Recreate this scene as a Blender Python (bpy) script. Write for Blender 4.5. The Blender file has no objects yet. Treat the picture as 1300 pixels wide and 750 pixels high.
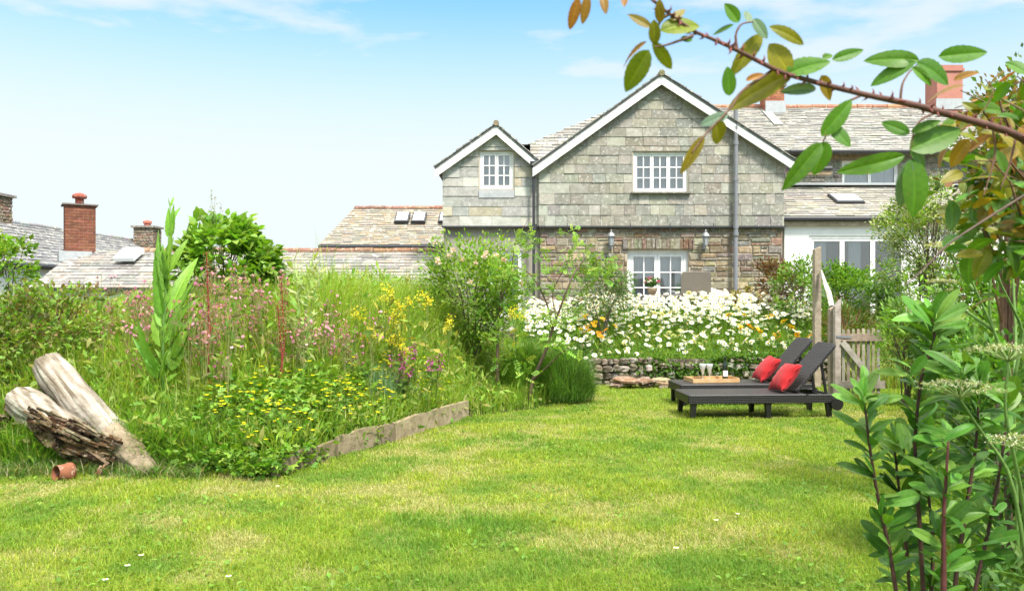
import bpy, math, random
import numpy as np
from mathutils import Vector, Matrix, noise as mnoise
rng = np.random.default_rng(11); random.seed(11)
scene = bpy.context.scene; COL = scene.collection
F = 1000.0; CX = 650.0; CY = 375.0; CH = 1.5
def P(px, py, Y):
    return np.array([(px-CX)/F*Y, Y, CH-(py-CY)/F*Y])
def U(a, b, n=None): return rng.uniform(a, b, n)
def nrm(v):
    v = np.asarray(v, float); return v/np.maximum(np.linalg.norm(v, axis=-1, keepdims=True), 1e-9)

# ------------------------------------------------------------------ scene helpers
def tag(o, label=None, cat=None, group=None, kind=None):
    if label: o['label'] = label
    if cat: o['category'] = cat
    if group: o['group'] = group
    if kind: o['kind'] = kind
    return o
def thing(name, label, cat, loc=(0, 0, 0), rz=0, group=None):
    o = bpy.data.objects.new(name, None); COL.objects.link(o)
    o.empty_display_size = .1
    o.location = [float(c) for c in loc]; o.rotation_euler = (0, 0, rz)
    return tag(o, label, cat, group)
def link(name, me, parent=None):
    o = bpy.data.objects.new(name, me); COL.objects.link(o)
    if parent is not None: o.parent = parent
    return o
def dup(root, loc, rz=0., sc=1., label=None):
    r = root.copy(); COL.objects.link(r); r.location = [float(c) for c in loc]
    r.rotation_euler = (0, 0, float(rz)); r.scale = (sc, sc, sc)
    if label: r['label'] = label
    for ch in list(root.children):
        c = ch.copy(); COL.objects.link(c); c.parent = r
        for g in ch.children:
            d = g.copy(); COL.objects.link(d); d.parent = c
    return r

class Soup:
    """numpy mesh builder: vertices, faces of any size, one colour per face"""
    def __init__(s): s.V = []; s.L = []; s.S = []; s.C = []; s.M = []; s.n = 0
    def add(s, V, groups, col, mat=0):
        V = np.asarray(V, float).reshape(-1, 3)
        for i, g in enumerate(groups):
            g = np.asarray(g, np.int64)
            if g.size == 0: continue
            k, m = g.shape
            s.L.append((g+s.n).ravel()); s.S.append(np.full(k, m))
            c = col[i] if isinstance(col, list) else col
            s.C.append(np.broadcast_to(np.asarray(c, float), (k, 3))); s.M.append(np.full(k, mat))
        s.V.append(V); s.n += len(V)
    def place(s, tpl, pos, d, up, sc, col, mat=0):
        """copies of a template (y along, z normal); col (N,3)"""
        tv, tg = tpl[0], tpl[1]; tint = tpl[2] if len(tpl) > 2 else None
        pos = np.asarray(pos, float).reshape(-1, 3); N = len(pos)
        if N == 0: return
        d = nrm(np.broadcast_to(d, (N, 3))); up = np.broadcast_to(up, (N, 3))
        x = np.cross(d, up); bad = np.linalg.norm(x, axis=1) < 1e-4
        if bad.any(): x[bad] = np.cross(d[bad], [1., .3, .2])
        x = nrm(x); z = np.cross(x, d)
        sc = np.asarray(sc, float)
        if sc.ndim == 0: sc = np.full(N, float(sc))
        if sc.ndim == 1 and len(sc) == 3 and N != 3: sc = np.repeat(sc[None], N, 0)
        if sc.ndim == 1: sc = np.repeat(sc[:, None], 3, 1)
        T = tv[None]*sc[:, None, :]
        V = pos[:, None]+T[..., 0:1]*x[:, None]+T[..., 1:2]*d[:, None]+T[..., 2:3]*z[:, None]
        off = (np.arange(N)*len(tv))[:, None, None]
        col = np.broadcast_to(np.asarray(col, float), (N, 3))
        s.add(V.reshape(-1, 3), [(g[None]+off).reshape(-1, g.shape[1]) for g in tg],
              [np.repeat(col, len(g), 0) if tint is None else (col[:, None]*np.asarray(tint[q])[None, :, None]).reshape(-1, 3) for q, g in enumerate(tg)], mat)
    def box(s, c, h, col, mat=0, R=None, jit=0.):
        """box of centre c and half sizes h"""
        v = np.array([[a, b, d] for a in (-1, 1) for b in (-1, 1) for d in (-1, 1)], float)*np.asarray(h)
        if jit: v += U(-jit, jit, v.shape)
        if R is not None: v = v@np.asarray(R).T
        f = np.array([[0, 1, 3, 2], [4, 6, 7, 5], [0, 4, 5, 1], [2, 3, 7, 6], [0, 2, 6, 4], [1, 5, 7, 3]])
        s.add(v+np.asarray(c), [f], col, mat)
    def bar(s, a, b, w, t, col, mat=0, up=(0, 0, 1)):
        """square bar from a to b, w wide, t thick (t along 'up')"""
        a = np.asarray(a, float); b = np.asarray(b, float); y = nrm(b-a); x = nrm(np.cross(y, up)); z = np.cross(x, y)
        s.box((a+b)/2, (w/2, np.linalg.norm(b-a)/2, t/2), col, mat, np.stack([x, y, z], 1))
    def tube(s, pts, rad, col, sides=6, mat=0, cap=True, bump=0.):
        pts = np.asarray(pts, float); n = len(pts)
        rad = np.broadcast_to(np.asarray(rad, float), (n,)) if np.ndim(rad) else np.full(n, float(rad))
        t = nrm(np.gradient(pts, axis=0))
        ref = np.array([.31, .2, .93]) if abs(t[0] @ np.array([.31, .2, .93])) < .9 else np.array([1., 0, 0])
        x = nrm(np.cross(t, ref)); y = np.cross(t, x)
        a = np.arange(sides)/sides*2*math.pi
        r = rad[:, None]*np.ones(sides)
        if bump: r = r*(1+U(-bump, bump, r.shape))
        V = pts[:, None]+r[..., None]*(np.cos(a)[None, :, None]*x[:, None]+np.sin(a)[None, :, None]*y[:, None])
        i = np.arange(n-1)[:, None]*sides; j = np.arange(sides); k = (j+1) % sides
        q = np.stack([i+j, i+k, i+sides+k, i+sides+j], -1).reshape(-1, 4)
        g = [q]
        if cap:
            g.append(np.array([np.arange(sides)[::-1]])); g.append(np.array([(n-1)*sides+np.arange(sides)]))
        s.add(V.reshape(-1, 3), g, col, mat)
    def lathe(s, prof, c, col, sides=16, mat=0, axis=None):
        """prof [(r,z)...] turned about a vertical axis at c"""
        a = np.arange(sides)/sides*2*math.pi; prof = np.asarray(prof, float)
        V = np.stack([prof[:, None, 0]*np.cos(a), prof[:, None, 0]*np.sin(a), np.repeat(prof[:, 1:2], sides, 1)], -1)
        if axis is not None:
            z = nrm(axis); x = nrm(np.cross(z, (.3, .8, .11))); y = np.cross(z, x)
            V = V[..., 0:1]*x+V[..., 1:2]*y+V[..., 2:3]*z
        n = len(prof); i = np.arange(n-1)[:, None]*sides; j = np.arange(sides); k = (j+1) % sides
        q = np.stack([i+j, i+k, i+sides+k, i+sides+j], -1).reshape(-1, 4)
        s.add(V.reshape(-1, 3)+np.asarray(c), [q, np.array([np.arange(sides)[::-1]]), np.array([(n-1)*sides+np.arange(sides)])], col, mat)
    def prism(s, poly, ext, col, mat=0):
        """flat 3D polygon extruded by vector ext"""
        p = np.asarray(poly, float); n = len(p); V = np.concatenate([p, p+np.asarray(ext)])
        i = np.arange(n); j = (i+1) % n
        s.add(V, [np.array([i]), np.array([i[::-1]+n]), np.stack([j, i, i+n, j+n], 1)], col, mat)
    def build(s, name, mats, parent=None, smooth=False, origin=None):
        me = bpy.data.meshes.new(name)
        V = np.concatenate(s.V); L = np.concatenate(s.L); S = np.concatenate(s.S); C = np.concatenate(s.C); M = np.concatenate(s.M)
        if origin is not None: V = V-np.asarray(origin)
        me.vertices.add(len(V)); me.vertices.foreach_set('co', V.astype(np.float32).ravel())
        me.loops.add(len(L)); me.loops.foreach_set('vertex_index', L.astype(np.int32))
        me.polygons.add(len(S)); me.polygons.foreach_set('loop_start', np.concatenate([[0], np.cumsum(S)[:-1]]).astype(np.int32))
        me.polygons.foreach_set('material_index', M.astype(np.int32))
        me.polygons.foreach_set('use_smooth', np.full(len(S), bool(smooth)))
        at = me.attributes.new('Col', 'FLOAT_COLOR', 'FACE')
        at.data.foreach_set('color', np.concatenate([C, np.ones((len(C), 1))], 1).astype(np.float32).ravel())
        me.update(calc_edges=True)
        for m in (mats if isinstance(mats, (list, tuple)) else [mats]): me.materials.append(m)
        o = link(name, me, parent)
        if origin is not None and parent is None: o.location = [float(c) for c in origin]
        return o

# value noise for colour and height variety
_tab = rng.random((64, 64))
def vnoise(x, y, f=1.):
    x = np.asarray(x)*f+100.3; y = np.asarray(y)*f+57.7
    i = np.floor(x).astype(int); j = np.floor(y).astype(int); u = x-i; v = y-j; u = u*u*(3-2*u); v = v*v*(3-2*v)
    g = lambda a, b: _tab[a % 64, b % 64]
    return (g(i, j)*(1-u)+g(i+1, j)*u)*(1-v)+(g(i, j+1)*(1-u)+g(i+1, j+1)*u)*v
def fnoise(x, y, f=1.): return .55*vnoise(x, y, f)+.3*vnoise(x, y, f*2.1)+.15*vnoise(x, y, f*4.3)
def sstep(t): t = np.clip(t, 0, 1); return t*t*(3-2*t)

# ------------------------------------------------------------------ materials
def newmat(name):
    m = bpy.data.materials.new(name); m.use_nodes = True; nt = m.node_tree
    b = nt.nodes['Principled BSDF']; return m, nt, b
def N(nt, t, **k):
    n = nt.nodes.new(t)
    for a, v in k.items(): setattr(n, a, v)
    return n
def mixc(nt, blend, fac, a, b):
    n = N(nt, 'ShaderNodeMix', data_type='RGBA', blend_type=blend)
    for s, v in ((n.inputs[0], fac), (n.inputs[6], a), (n.inputs[7], b)):
        if hasattr(v, 'links'): nt.links.new(v, s)
        else: s.default_value = v if not isinstance(v, tuple) else (*v, 1)
    return n.outputs[2]
def noise_fac(nt, scale, detail=4, rough=.6, lo=.35, hi=.65, stretch=None, coord='Object'):
    tc = N(nt, 'ShaderNodeTexCoord'); src = tc.outputs[coord]
    if stretch:
        mp = N(nt, 'ShaderNodeMapping'); mp.inputs['Scale'].default_value = stretch; nt.links.new(src, mp.inputs[0]); src = mp.outputs[0]
    n = N(nt, 'ShaderNodeTexNoise'); n.inputs['Scale'].default_value = scale; n.inputs['Detail'].default_value = detail; n.inputs['Roughness'].default_value = rough
    nt.links.new(src, n.inputs['Vector'])
    mr = N(nt, 'ShaderNodeMapRange'); mr.inputs[1].default_value = lo; mr.inputs[2].default_value = hi; nt.links.new(n.outputs[0], mr.inputs[0])
    return mr.outputs[0]
def bump(nt, b, fac, strength=.3, dist=.01):
    n = N(nt, 'ShaderNodeBump'); n.inputs['Strength'].default_value = strength; n.inputs['Distance'].default_value = dist
    nt.links.new(fac, n.inputs['Height']); nt.links.new(n.outputs[0], b.inputs['Normal'])
def spec(b, v): b.inputs['Specular IOR Level'].default_value = v

def foliage(name, trans=.35, rough=.5, sp=.3, fine=None):
    m, nt, b = newmat(name)
    at = N(nt, 'ShaderNodeAttribute', attribute_name='Col')
    f = noise_fac(nt, 9, 3, .6, .3, .7)
    c = mixc(nt, 'MULTIPLY', f, at.outputs[0], (.72, .78, .7))
    if fine:
        f2 = noise_fac(nt, fine, 4, .65, .35, .7); c = mixc(nt, 'MULTIPLY', f2, c, (.80, .86, .8)); f4 = noise_fac(nt, fine*1.7, 5, .75, .62, .72); c = mixc(nt, 'MIX', f4, c, (.20, .15, .04)); f3 = noise_fac(nt, fine*6, 3, .6, .3, .7); bump(nt, b, f3, .1, .0008)
    nt.links.new(c, b.inputs['Base Color']); b.inputs['Roughness'].default_value = rough; spec(b, sp)
    tr = N(nt, 'ShaderNodeBsdfTranslucent'); tc = mixc(nt, 'MULTIPLY', 1., c, (1.35, 1.35, .5)); nt.links.new(tc, tr.inputs[0])
    mx = N(nt, 'ShaderNodeMixShader'); mx.inputs[0].default_value = trans
    nt.links.new(b.outputs[0], mx.inputs[1]); nt.links.new(tr.outputs[0], mx.inputs[2])
    nt.links.new(mx.outputs[0], nt.nodes['Material Output'].inputs[0])
    return m
def attr_mat(name, rough=.8, sp=.3, nscale=12, dark=(.6, .6, .6), light=None, lscale=25, bstr=.3, bdist=.01, lo=.35, hi=.65):
    m, nt, b = newmat(name)
    at = N(nt, 'ShaderNodeAttribute', attribute_name='Col')
    f = noise_fac(nt, nscale, 6, .65, lo, hi)
    c = mixc(nt, 'MULTIPLY', f, at.outputs[0], dark)
    if light is not None:
        f2 = noise_fac(nt, lscale, 5, .7, .54, .66); c = mixc(nt, 'MIX', f2, c, light)
    nt.links.new(c, b.inputs['Base Color']); b.inputs['Roughness'].default_value = rough; spec(b, sp)
    f3 = noise_fac(nt, nscale*4, 6, .7, .2, .8); bump(nt, b, f3, bstr, bdist)
    return m
def plain(name, col, rough=.5, metal=0., sp=.5, nscale=None, dark=None, bstr=.0):
    m, nt, b = newmat(name); b.inputs['Roughness'].default_value = rough; b.inputs['Metallic'].default_value = metal; spec(b, sp)
    b.inputs['Base Color'].default_value = (*col, 1)
    if nscale:
        f = noise_fac(nt, nscale, 5, .6, .35, .7); nt.links.new(mixc(nt, 'MIX', f, col, dark), b.inputs['Base Color'])
        if bstr: bump(nt, b, f, bstr, .004)
    return m
M = {}
M['leaf'] = foliage('leaf'); M['glossy_leaf'] = foliage('glossy_leaf', .28, .45, .28, 45); M['grass'] = foliage('grass', .42, .55, .25)
M['petal'] = foliage('petal', .35, .6, .2)
M['stem'] = attr_mat('stem', .7, .3, 30, (.6, .6, .6), None, bstr=.15)
M['slate'] = attr_mat('hung_slate', .65, .4, 7, (.70, .72, .70), (.44, .43, .385), 16, .3, .01)
M['roof_slate'] = attr_mat('roof_slate', .75, .3, 6, (.68, .68, .68), (.50, .49, .43), 6, .4, .01)
M['stone'] = attr_mat('rubble_stone', .85, .25, 10, (.6, .58, .55), (.42, .39, .32), 14, .7, .02)
M['brick'] = attr_mat('brick', .85, .25, 14, (.72, .7, .7), None, bstr=.4)
M['terracotta'] = attr_mat('terracotta', .8, .3, 9, (.65, .6, .55), (.42, .32, .24), 12, .3)
M['render_wall'] = plain('rendered_wall', (.31, .285, .235), .9, 0, .2, 2.5, (.2, .185, .155), .2)
M['white_wall'] = plain('white_wall', (.78, .78, .76), .85, 0, .3, 3, (.68, .69, .66), .1)
M['white_paint'] = plain('white_paint', (.82, .82, .81), .5, 0, .35, 5, (.66, .655, .62))
M['mortar'] = plain('mortar', (.42, .37, .29), .95, 0, .1, 20, (.32, .28, .22), .3)
M['dark_trim'] = plain('dark_trim', (.035, .036, .04), .5, 0, .4)
M['pipe_grey'] = plain('pipe_grey', (.2, .205, .22), .5, 0, .4, 6, (.15, .155, .165))
M['lead'] = plain('lead', (.33, .35, .37), .6, .2, .4, 9, (.42, .43, .43))
M['interior'] = plain('interior', (.09, .085, .08), .9, 0, .1)
M['curtain'] = plain('curtain', (.82, .82, .82), .9, 0, .1, 5, (.76, .76, .77))
M['timber'] = attr_mat('weathered_timber', .85, .2, 9, (.6, .58, .55), None, bstr=.5)
M['soil'] = plain('soil', (.06, .05, .03), .95, 0, .1, 9, (.035, .05, .015), .5)
def glass_mat(name, fac=.14, tint=(.92, .94, .95)):
    m = bpy.data.materials.new(name); m.use_nodes = True; nt = m.node_tree; nt.nodes.clear()
    out = N(nt, 'ShaderNodeOutputMaterial'); t = N(nt, 'ShaderNodeBsdfTransparent'); t.inputs[0].default_value = (*tint, 1)
    g = N(nt, 'ShaderNodeBsdfGlossy'); g.inputs['Roughness'].default_value = .03
    lw = N(nt, 'ShaderNodeFresnel'); lw.inputs[0].default_value = 1.5
    ad = N(nt, 'ShaderNodeMath', operation='ADD'); ad.inputs[1].default_value = fac; ad.use_clamp = True; nt.links.new(lw.outputs[0], ad.inputs[0])
    mx = N(nt, 'ShaderNodeMixShader'); nt.links.new(ad.outputs[0], mx.inputs[0]); nt.links.new(t.outputs[0], mx.inputs[1]); nt.links.new(g.outputs[0], mx.inputs[2])
    nt.links.new(mx.outputs[0], out.inputs[0]); return m
M['glass'] = glass_mat('window_glass'); M['clear_glass'] = glass_mat('drinking_glass', .12, (.97, .98, .98))

# ------------------------------------------------------------------ leaf and blade templates
def leaf_t(w=.45, n=4, fold=.18, curl=.2, a=.7, b=.8, teeth=0.):
    t = np.linspace(0, 1, n+1); pr = t**a*(1-t)**b; tt = np.linspace(0, 1, 60); pr = pr/(tt**a*(1-tt)**b).max()*w/2
    if teeth: pr = pr*(1+teeth*(-1.)**np.arange(n+1))
    zc = -curl*t**2; V = [(0, t[i], zc[i]) for i in range(n+1)]
    for sgn in (-1, 1): V += [(sgn*pr[i], t[i], zc[i]+fold*pr[i]) for i in range(1, n)]
    l = lambda i: n+i; r = lambda i: n+(n-1)+i
    tri = [(0, 1, l(1)), (0, r(1), 1), (n-1, n, l(n-1)), (n-1, r(n-1), n)]; q = []
    for i in range(1, n-1): q += [(i, i+1, l(i+1), l(i)), (i, r(i), r(i+1), i+1)]
    g = [np.array(tri)]
    if q: g.append(np.array(q))
    return np.array(V), g
def leaf_v(w, n, a, b, fold=.25, curl=.25, teeth=.0, quilt=.012, twist=.0):
    """larger leaf with a pale midrib, quilted side veins, a fold and a twist"""
    t = np.linspace(0, 1, n+1); pr = t**a*(1-t)**b; tt = np.linspace(0, 1, 60); pr = pr/(tt**a*(1-tt)**b).max()*w/2; pr = np.maximum(pr, .006)
    us = np.array([-1, -.55, -.09, 0, .09, .55, 1]); V = []
    for i in range(n+1):
        for u in us:
            e = pr[i]*(1+teeth*(-1.)**i*(abs(u) == 1)); x = u*e; z = -curl*t[i]**2+fold*abs(x)-fold*.8*x*x/max(w, .1)+quilt*math.cos(2*math.pi*(6.5*t[i]-1.2*abs(u)))*min(1, abs(u)*2)*(pr[i]/(w/2))
            if u == 0: z -= .01
            an = twist*t[i]; V.append((x*math.cos(an)-z*math.sin(an)*0, t[i], z+x*math.sin(an)))
    q = []; ti = []
    for i in range(n):
        for k in range(6): q.append((i*7+k, i*7+k+1, i*7+k+8, i*7+k+7)); ti.append(1.3 if k in (2, 3) else 1.+.07*math.cos(2*math.pi*(6.5*(t[i]+.5/n)-1.2*[.78, .32, 0, 0, .32, .78][k])))
    return np.array(V), [np.array(q)], [np.array(ti)]
OV = leaf_t(.55, 4); OVL = leaf_t(.6, 2, .2, .15); LAN = leaf_t(.26, 4, .15, .3, .6, .9); LANL = leaf_t(.28, 2, .15, .2)
OBO = leaf_v(.36, 13, 1.0, .55, .3, .28); OBOS = [OBO, leaf_v(.31, 13, .9, .65, .4, .45, 0, .012, .35), leaf_v(.40, 13, 1.1, .5, .2, .1, 0, .014, -.4)]; ROSE = leaf_v(.5, 16, .6, .75, .4, .35, .02); ROSES = [ROSE, leaf_v(.5, 16, .6, .8, .6, .15, .02, .016, .5), leaf_v(.5, 16, .7, .7, .25, .55, .02, .012, -.5)]; BIG = leaf_v(.34, 16, .5, .9, .35, .45, .03, .02); BIGS = [BIG, leaf_v(.34, 16, .45, 1., .5, .2, .04, .03, .5), leaf_v(.34, 16, .55, .9, .3, .7, .04, .025, -.5)]; HEART = leaf_t(.85, 6, .15, .25, .35, .8)
def merge_t(parts):
    V = []; G = {}; n = 0
    for v, g in parts:
        for f in g: G.setdefault(f.shape[1], []).append(f+n)
        V.append(v); n += len(v)
    return np.concatenate(V), [np.concatenate(x) for x in G.values()]
def xf_t(t, pos, ang, sc):
    v, g = t; c, s_ = math.cos(ang), math.sin(ang); R = np.array([[c, s_, 0], [-s_, c, 0], [0, 0, 1]])
    return (v*sc)@R+np.array(pos), g
def pinnate(k=4, leaf=OVL, ls=.3):
    ps = [xf_t(leaf, (0, .78, -.1), 0, ls*1.05)]
    for i in range(k):
        y = .15+.62*i/(k-1)
        for s_ in (-1, 1): ps.append(xf_t(leaf, (0, y, -.1*y), -s_*1.05, ls*(1-.25*abs(.5-i/(k-1)))))
    return merge_t(ps)
PIN = pinnate()
TRI = merge_t([xf_t(OVL, (0, .3, 0), a, .7) for a in (-1.0, 0, 1.0)])
def blades(s, pos, h, w, bend, col, seg=(0, .4, .75, 1.), az=None):
    pos = np.asarray(pos); n = len(pos); az = U(0, 2*math.pi, n) if az is None else az
    h = np.broadcast_to(h, (n,)); w = np.broadcast_to(w, (n,)); bend = np.broadcast_to(bend, (n,))
    d = np.stack([np.cos(az), np.sin(az), 0*az], 1); sd = np.stack([-np.sin(az+U(-.6, .6, n)), np.cos(az), 0*az], 1)
    V = []; k = len(seg)
    for t in seg:
        c = pos+d*(bend*h*t**1.8)[:, None]; c[:, 2] += h*t*(1-.35*np.clip(bend, 0, 1.6)*t)
        ww = (w*(1-t**2)*.5)[:, None]
        if t < 1: V += [c-sd*ww, c+sd*ww]
        else: V += [c]
    V = np.stack(V, 1); m = V.shape[1]; b = (np.arange(n)*m)[:, None]
    q = np.concatenate([b+np.array([2*i, 2*i+1, 2*i+3, 2*i+2]) for i in range(k-2)]) if k > 2 else np.zeros((0, 4), int)
    tr = b+np.array([m-3, m-2, m-1])
    s.add(V.reshape(-1, 3), [q, tr], [np.tile(col, (k-2, 1)) if k > 2 else col, col])
def jcol(base, n, j=.18, hue=.12):
    base = np.asarray(base, float)
    if base.ndim == 2: base = base[rng.integers(0, len(base), n)]
    else: base = np.broadcast_to(base, (n, 3))
    return np.clip(base*(1+U(-j, j, (n, 1)))*(1+U(-hue, hue, (n, 3))), .002, .95)
def rdir(n, upbias=0.):
    d = rng.normal(size=(n, 3)); d = nrm(d); d[:, 2] += upbias; return nrm(d)
# ------------------------------------------------------------------ terrain
EX = np.array([-14, -6, -3.6, -2.6, -1.93, -1.61, -1.24, -.53, .3, .95, 1.30, 1.36]); EY = np.array([6.1, 6.4, 6.75, 6.65, 6.44, 7.32, 8.02, 9.68, 10.5, 11.2, 12.9, 13.3])
RY = np.array([0, 3, 6, 9, 10.5, 12, 14]); RX = np.array([1.5, 1.75, 3.3, 4.75, 5.4, 6.3, 6.6])
def dl(x, y):   # depth into the flower bed on the left (negative on the lawn)
    ye = np.interp(x, EX, EY); return np.where(x < 1.36, (y-ye)*np.interp(x, [-3, -1.9, -.5, 1.0, 1.36], [1, .6, .45, .5, .9]), -1)
def dr(x, y): return x-np.interp(y, RY, RX)
def hgt(x, y):
    x = np.asarray(x, float); y = np.asarray(y, float)
    d = dl(x, y); left = np.where(d > 0, .13*sstep((-.45-x)/.2)*sstep((d-.05)/.1)+.72*sstep(d/2.2)**1.15, 0)
    left = left*(1-.8*sstep((y-12.5)/3.)*(x < -1.2))
    back = np.where((y > 13.3) & (x >= 1.3), .40+.42*sstep((y-13.4)/2.2), 0)
    pat = np.where(y > 16, .78, 0)*(x > -1.2)
    right = np.where(dr(x, y) > 0, .65*sstep(dr(x, y)/3.), 0)*(1-sstep((y-12.5)/2.))
    h = np.maximum(np.maximum(left, back), right)
    h = np.where(x > -1.2, h*(1-sstep((y-15.6)/.5))+sstep((y-15.6)/.5)*np.maximum(pat, .78), h)
    return h+.02*(fnoise(x, y, .8)-.5)*np.where(y < 13, 1, .3)
def onlawn(x, y): return (dl(x, y) < 0) & (dr(x, y) < 0) & (y < 13.28)
gs = .08
xs = np.arange(-14, 15.01, gs); ys = np.arange(-2, 30.01, gs)
X, Y = np.meshgrid(xs, ys); Z = hgt(X, Y); nx = len(xs); ny = len(ys)
V = np.stack([X, Y, Z], -1).reshape(-1, 3)
i, j = np.meshgrid(np.arange(nx-1), np.arange(ny-1)); a = (j*nx+i).ravel()
Q = np.stack([a, a+1, a+nx+1, a+nx], 1); cx = X.ravel()[a]+gs/2; cy = Y.ravel()[a]+gs/2
lawnmask = onlawn(cx, cy)
def lawn_material():
    m, nt, b = newmat('lawn_turf')
    f = noise_fac(nt, 1.6, 6, .65, .38, .62); c = mixc(nt, 'MIX', f, (.15, .21, .03), (.24, .25, .07))
    f2 = noise_fac(nt, 60, 4, .7, .35, .7); c = mixc(nt, 'MULTIPLY', f2, c, (.55, .6, .5))
    nt.links.new(c, b.inputs['Base Color']); b.inputs['Roughness'].default_value = .95; spec(b, .1); bump(nt, b, f2, .6, .02); return m
def sub_mesh(mask, name, mat, label, cat):
    q = Q[mask]; u, inv = np.unique(q.ravel(), return_inverse=True); s = Soup(); s.add(V[u], [inv.reshape(-1, 4)], (.1, .1, .1))
    o = s.build(name, mat, smooth=True); return tag(o, label, cat, kind='structure')
sub_mesh(lawnmask, 'lawn', lawn_material(), 'mown garden lawn with dry straw coloured patches', 'lawn')
patio_m = (cy > 16.1) & (cx > -1.2)
sub_mesh(~lawnmask & ~patio_m, 'flower_bed_soil', M['soil'], 'dark soil of the flower beds and banks around the lawn', 'soil')
sub_mesh(patio_m, 'patio', plain('patio_stone', (.3, .28, .25), .9, 0, .2, 3, (.22, .21, .19), .2), 'stone patio in front of the slate hung house', 'patio')
s = Soup(); R_ = 600.
s.add([(-R_, -R_, -.35), (R_, -R_, -.35), (R_, R_, -.35), (-R_, R_, -.35)], [np.array([[0, 1, 2, 3]])], (.1, .1, .1))
tag(s.build('ground', plain('far_ground', (.07, .11, .03), .95, 0, .1, .05, (.1, .13, .04))), 'flat green ground reaching to the horizon', 'ground', kind='structure')

# ------------------------------------------------------------------ building helpers
def clip_poly(poly, clip):
    out = [tuple(p) for p in poly]; n = len(clip)
    for k in range(n):
        a = clip[k]; b = clip[(k+1) % n]; inp = out; out = []
        if not inp: break
        side = lambda p: (b[0]-a[0])*(p[1]-a[1])-(b[1]-a[1])*(p[0]-a[0])
        for q in range(len(inp)):
            c = inp[q]; d = inp[(q+1) % len(inp)]; sc_, sd_ = side(c), side(d)
            if sc_ >= -1e-9: out.append(c)
            if (sc_ > 1e-9 and sd_ < -1e-9) or (sc_ < -1e-9 and sd_ > 1e-9):
                t = sc_/(sc_-sd_); out.append((c[0]+(d[0]-c[0])*t, c[1]+(d[1]-c[1])*t))
    return out
def minus(rect, holes):
    rs = [rect]
    for (hx0, hx1, hz0, hz1) in holes:
        nr = []
        for (x0, x1, z0, z1) in rs:
            if hx1 <= x0 or hx0 >= x1 or hz1 <= z0 or hz0 >= z1: nr.append((x0, x1, z0, z1)); continue
            if z0 < hz0: nr.append((x0, x1, z0, hz0))
            if z1 > hz1: nr.append((x0, x1, hz1, z1))
            m0, m1 = max(z0, hz0), min(z1, hz1)
            if x0 < hx0: nr.append((x0, hx0, m0, m1))
            if x1 > hx1: nr.append((hx1, x1, m0, m1))
        rs = nr
    return [r for r in rs if r[1]-r[0] > .012 and r[3]-r[2] > .012]
def ccw(poly):
    a = sum(poly[i][0]*poly[(i+1) % len(poly)][1]-poly[(i+1) % len(poly)][0]*poly[i][1] for i in range(len(poly)))
    return poly if a > 0 else poly[::-1]
def slates(s, O, ux, uv, poly, holes, course, wr, colf, thick=.012, tilt=.018, mat=0):
    O = np.asarray(O, float); ux = nrm(ux); uv = nrm(uv); nn = np.cross(ux, uv); poly = ccw(poly)
    us = [p[0] for p in poly]; vs = [p[1] for p in poly]; v = min(vs); k = 0
    while v < max(vs):
        ch = course*random.uniform(.9, 1.1) if not callable(course) else course(v)
        u = min(us)-random.uniform(0, wr[1])
        while u < max(us):
            w = random.uniform(*wr); c = np.asarray(colf(u, v)); th = thick*random.uniform(.7, 1.6); tl = tilt*random.uniform(.7, 1.3)
            for r in minus((u+.003, u+w-.003, v+random.uniform(-.004, .004), v+ch+.005), holes):
                pl = clip_poly([(r[0], r[2]), (r[1], r[2]), (r[1], r[3]), (r[0], r[3])], poly)
                if len(pl) < 3: continue
                pl = np.array(pl); off = th+tl*np.clip(1-(pl[:, 1]-v)/ch, 0, 1.1)
                front = O+pl[:, :1]*ux+pl[:, 1:]*uv+off[:, None]*nn; back = O+pl[:, :1]*ux+pl[:, 1:]*uv
                n = len(pl); i = np.arange(n); j = (i+1) % n
                s.add(np.concatenate([front, back]), [np.array([i]), np.stack([i, i+n, j+n, j], 1)], c, mat)
            u += w
        v += ch; k += 1
def sheet(s, O, ux, uv, poly, holes, depth, col=(.3, .3, .3), mat=0):
    """wall sheet with openings, behind its plane by depth"""
    O = np.asarray(O, float); ux = nrm(ux); uv = nrm(uv); nn = np.cross(ux, uv); poly = ccw(poly)
    us = [p[0] for p in poly]; vs = [p[1] for p in poly]
    for r in minus((min(us), max(us), min(vs), max(vs)), holes):
        pl = clip_poly([(r[0], r[2]), (r[1], r[2]), (r[1], r[3]), (r[0], r[3])], poly)
        if len(pl) < 3: continue
        pl = np.array(pl); s.prism((O+pl[:, :1]*ux+pl[:, 1:]*uv)[::-1], -nn*depth, col, mat)
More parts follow.
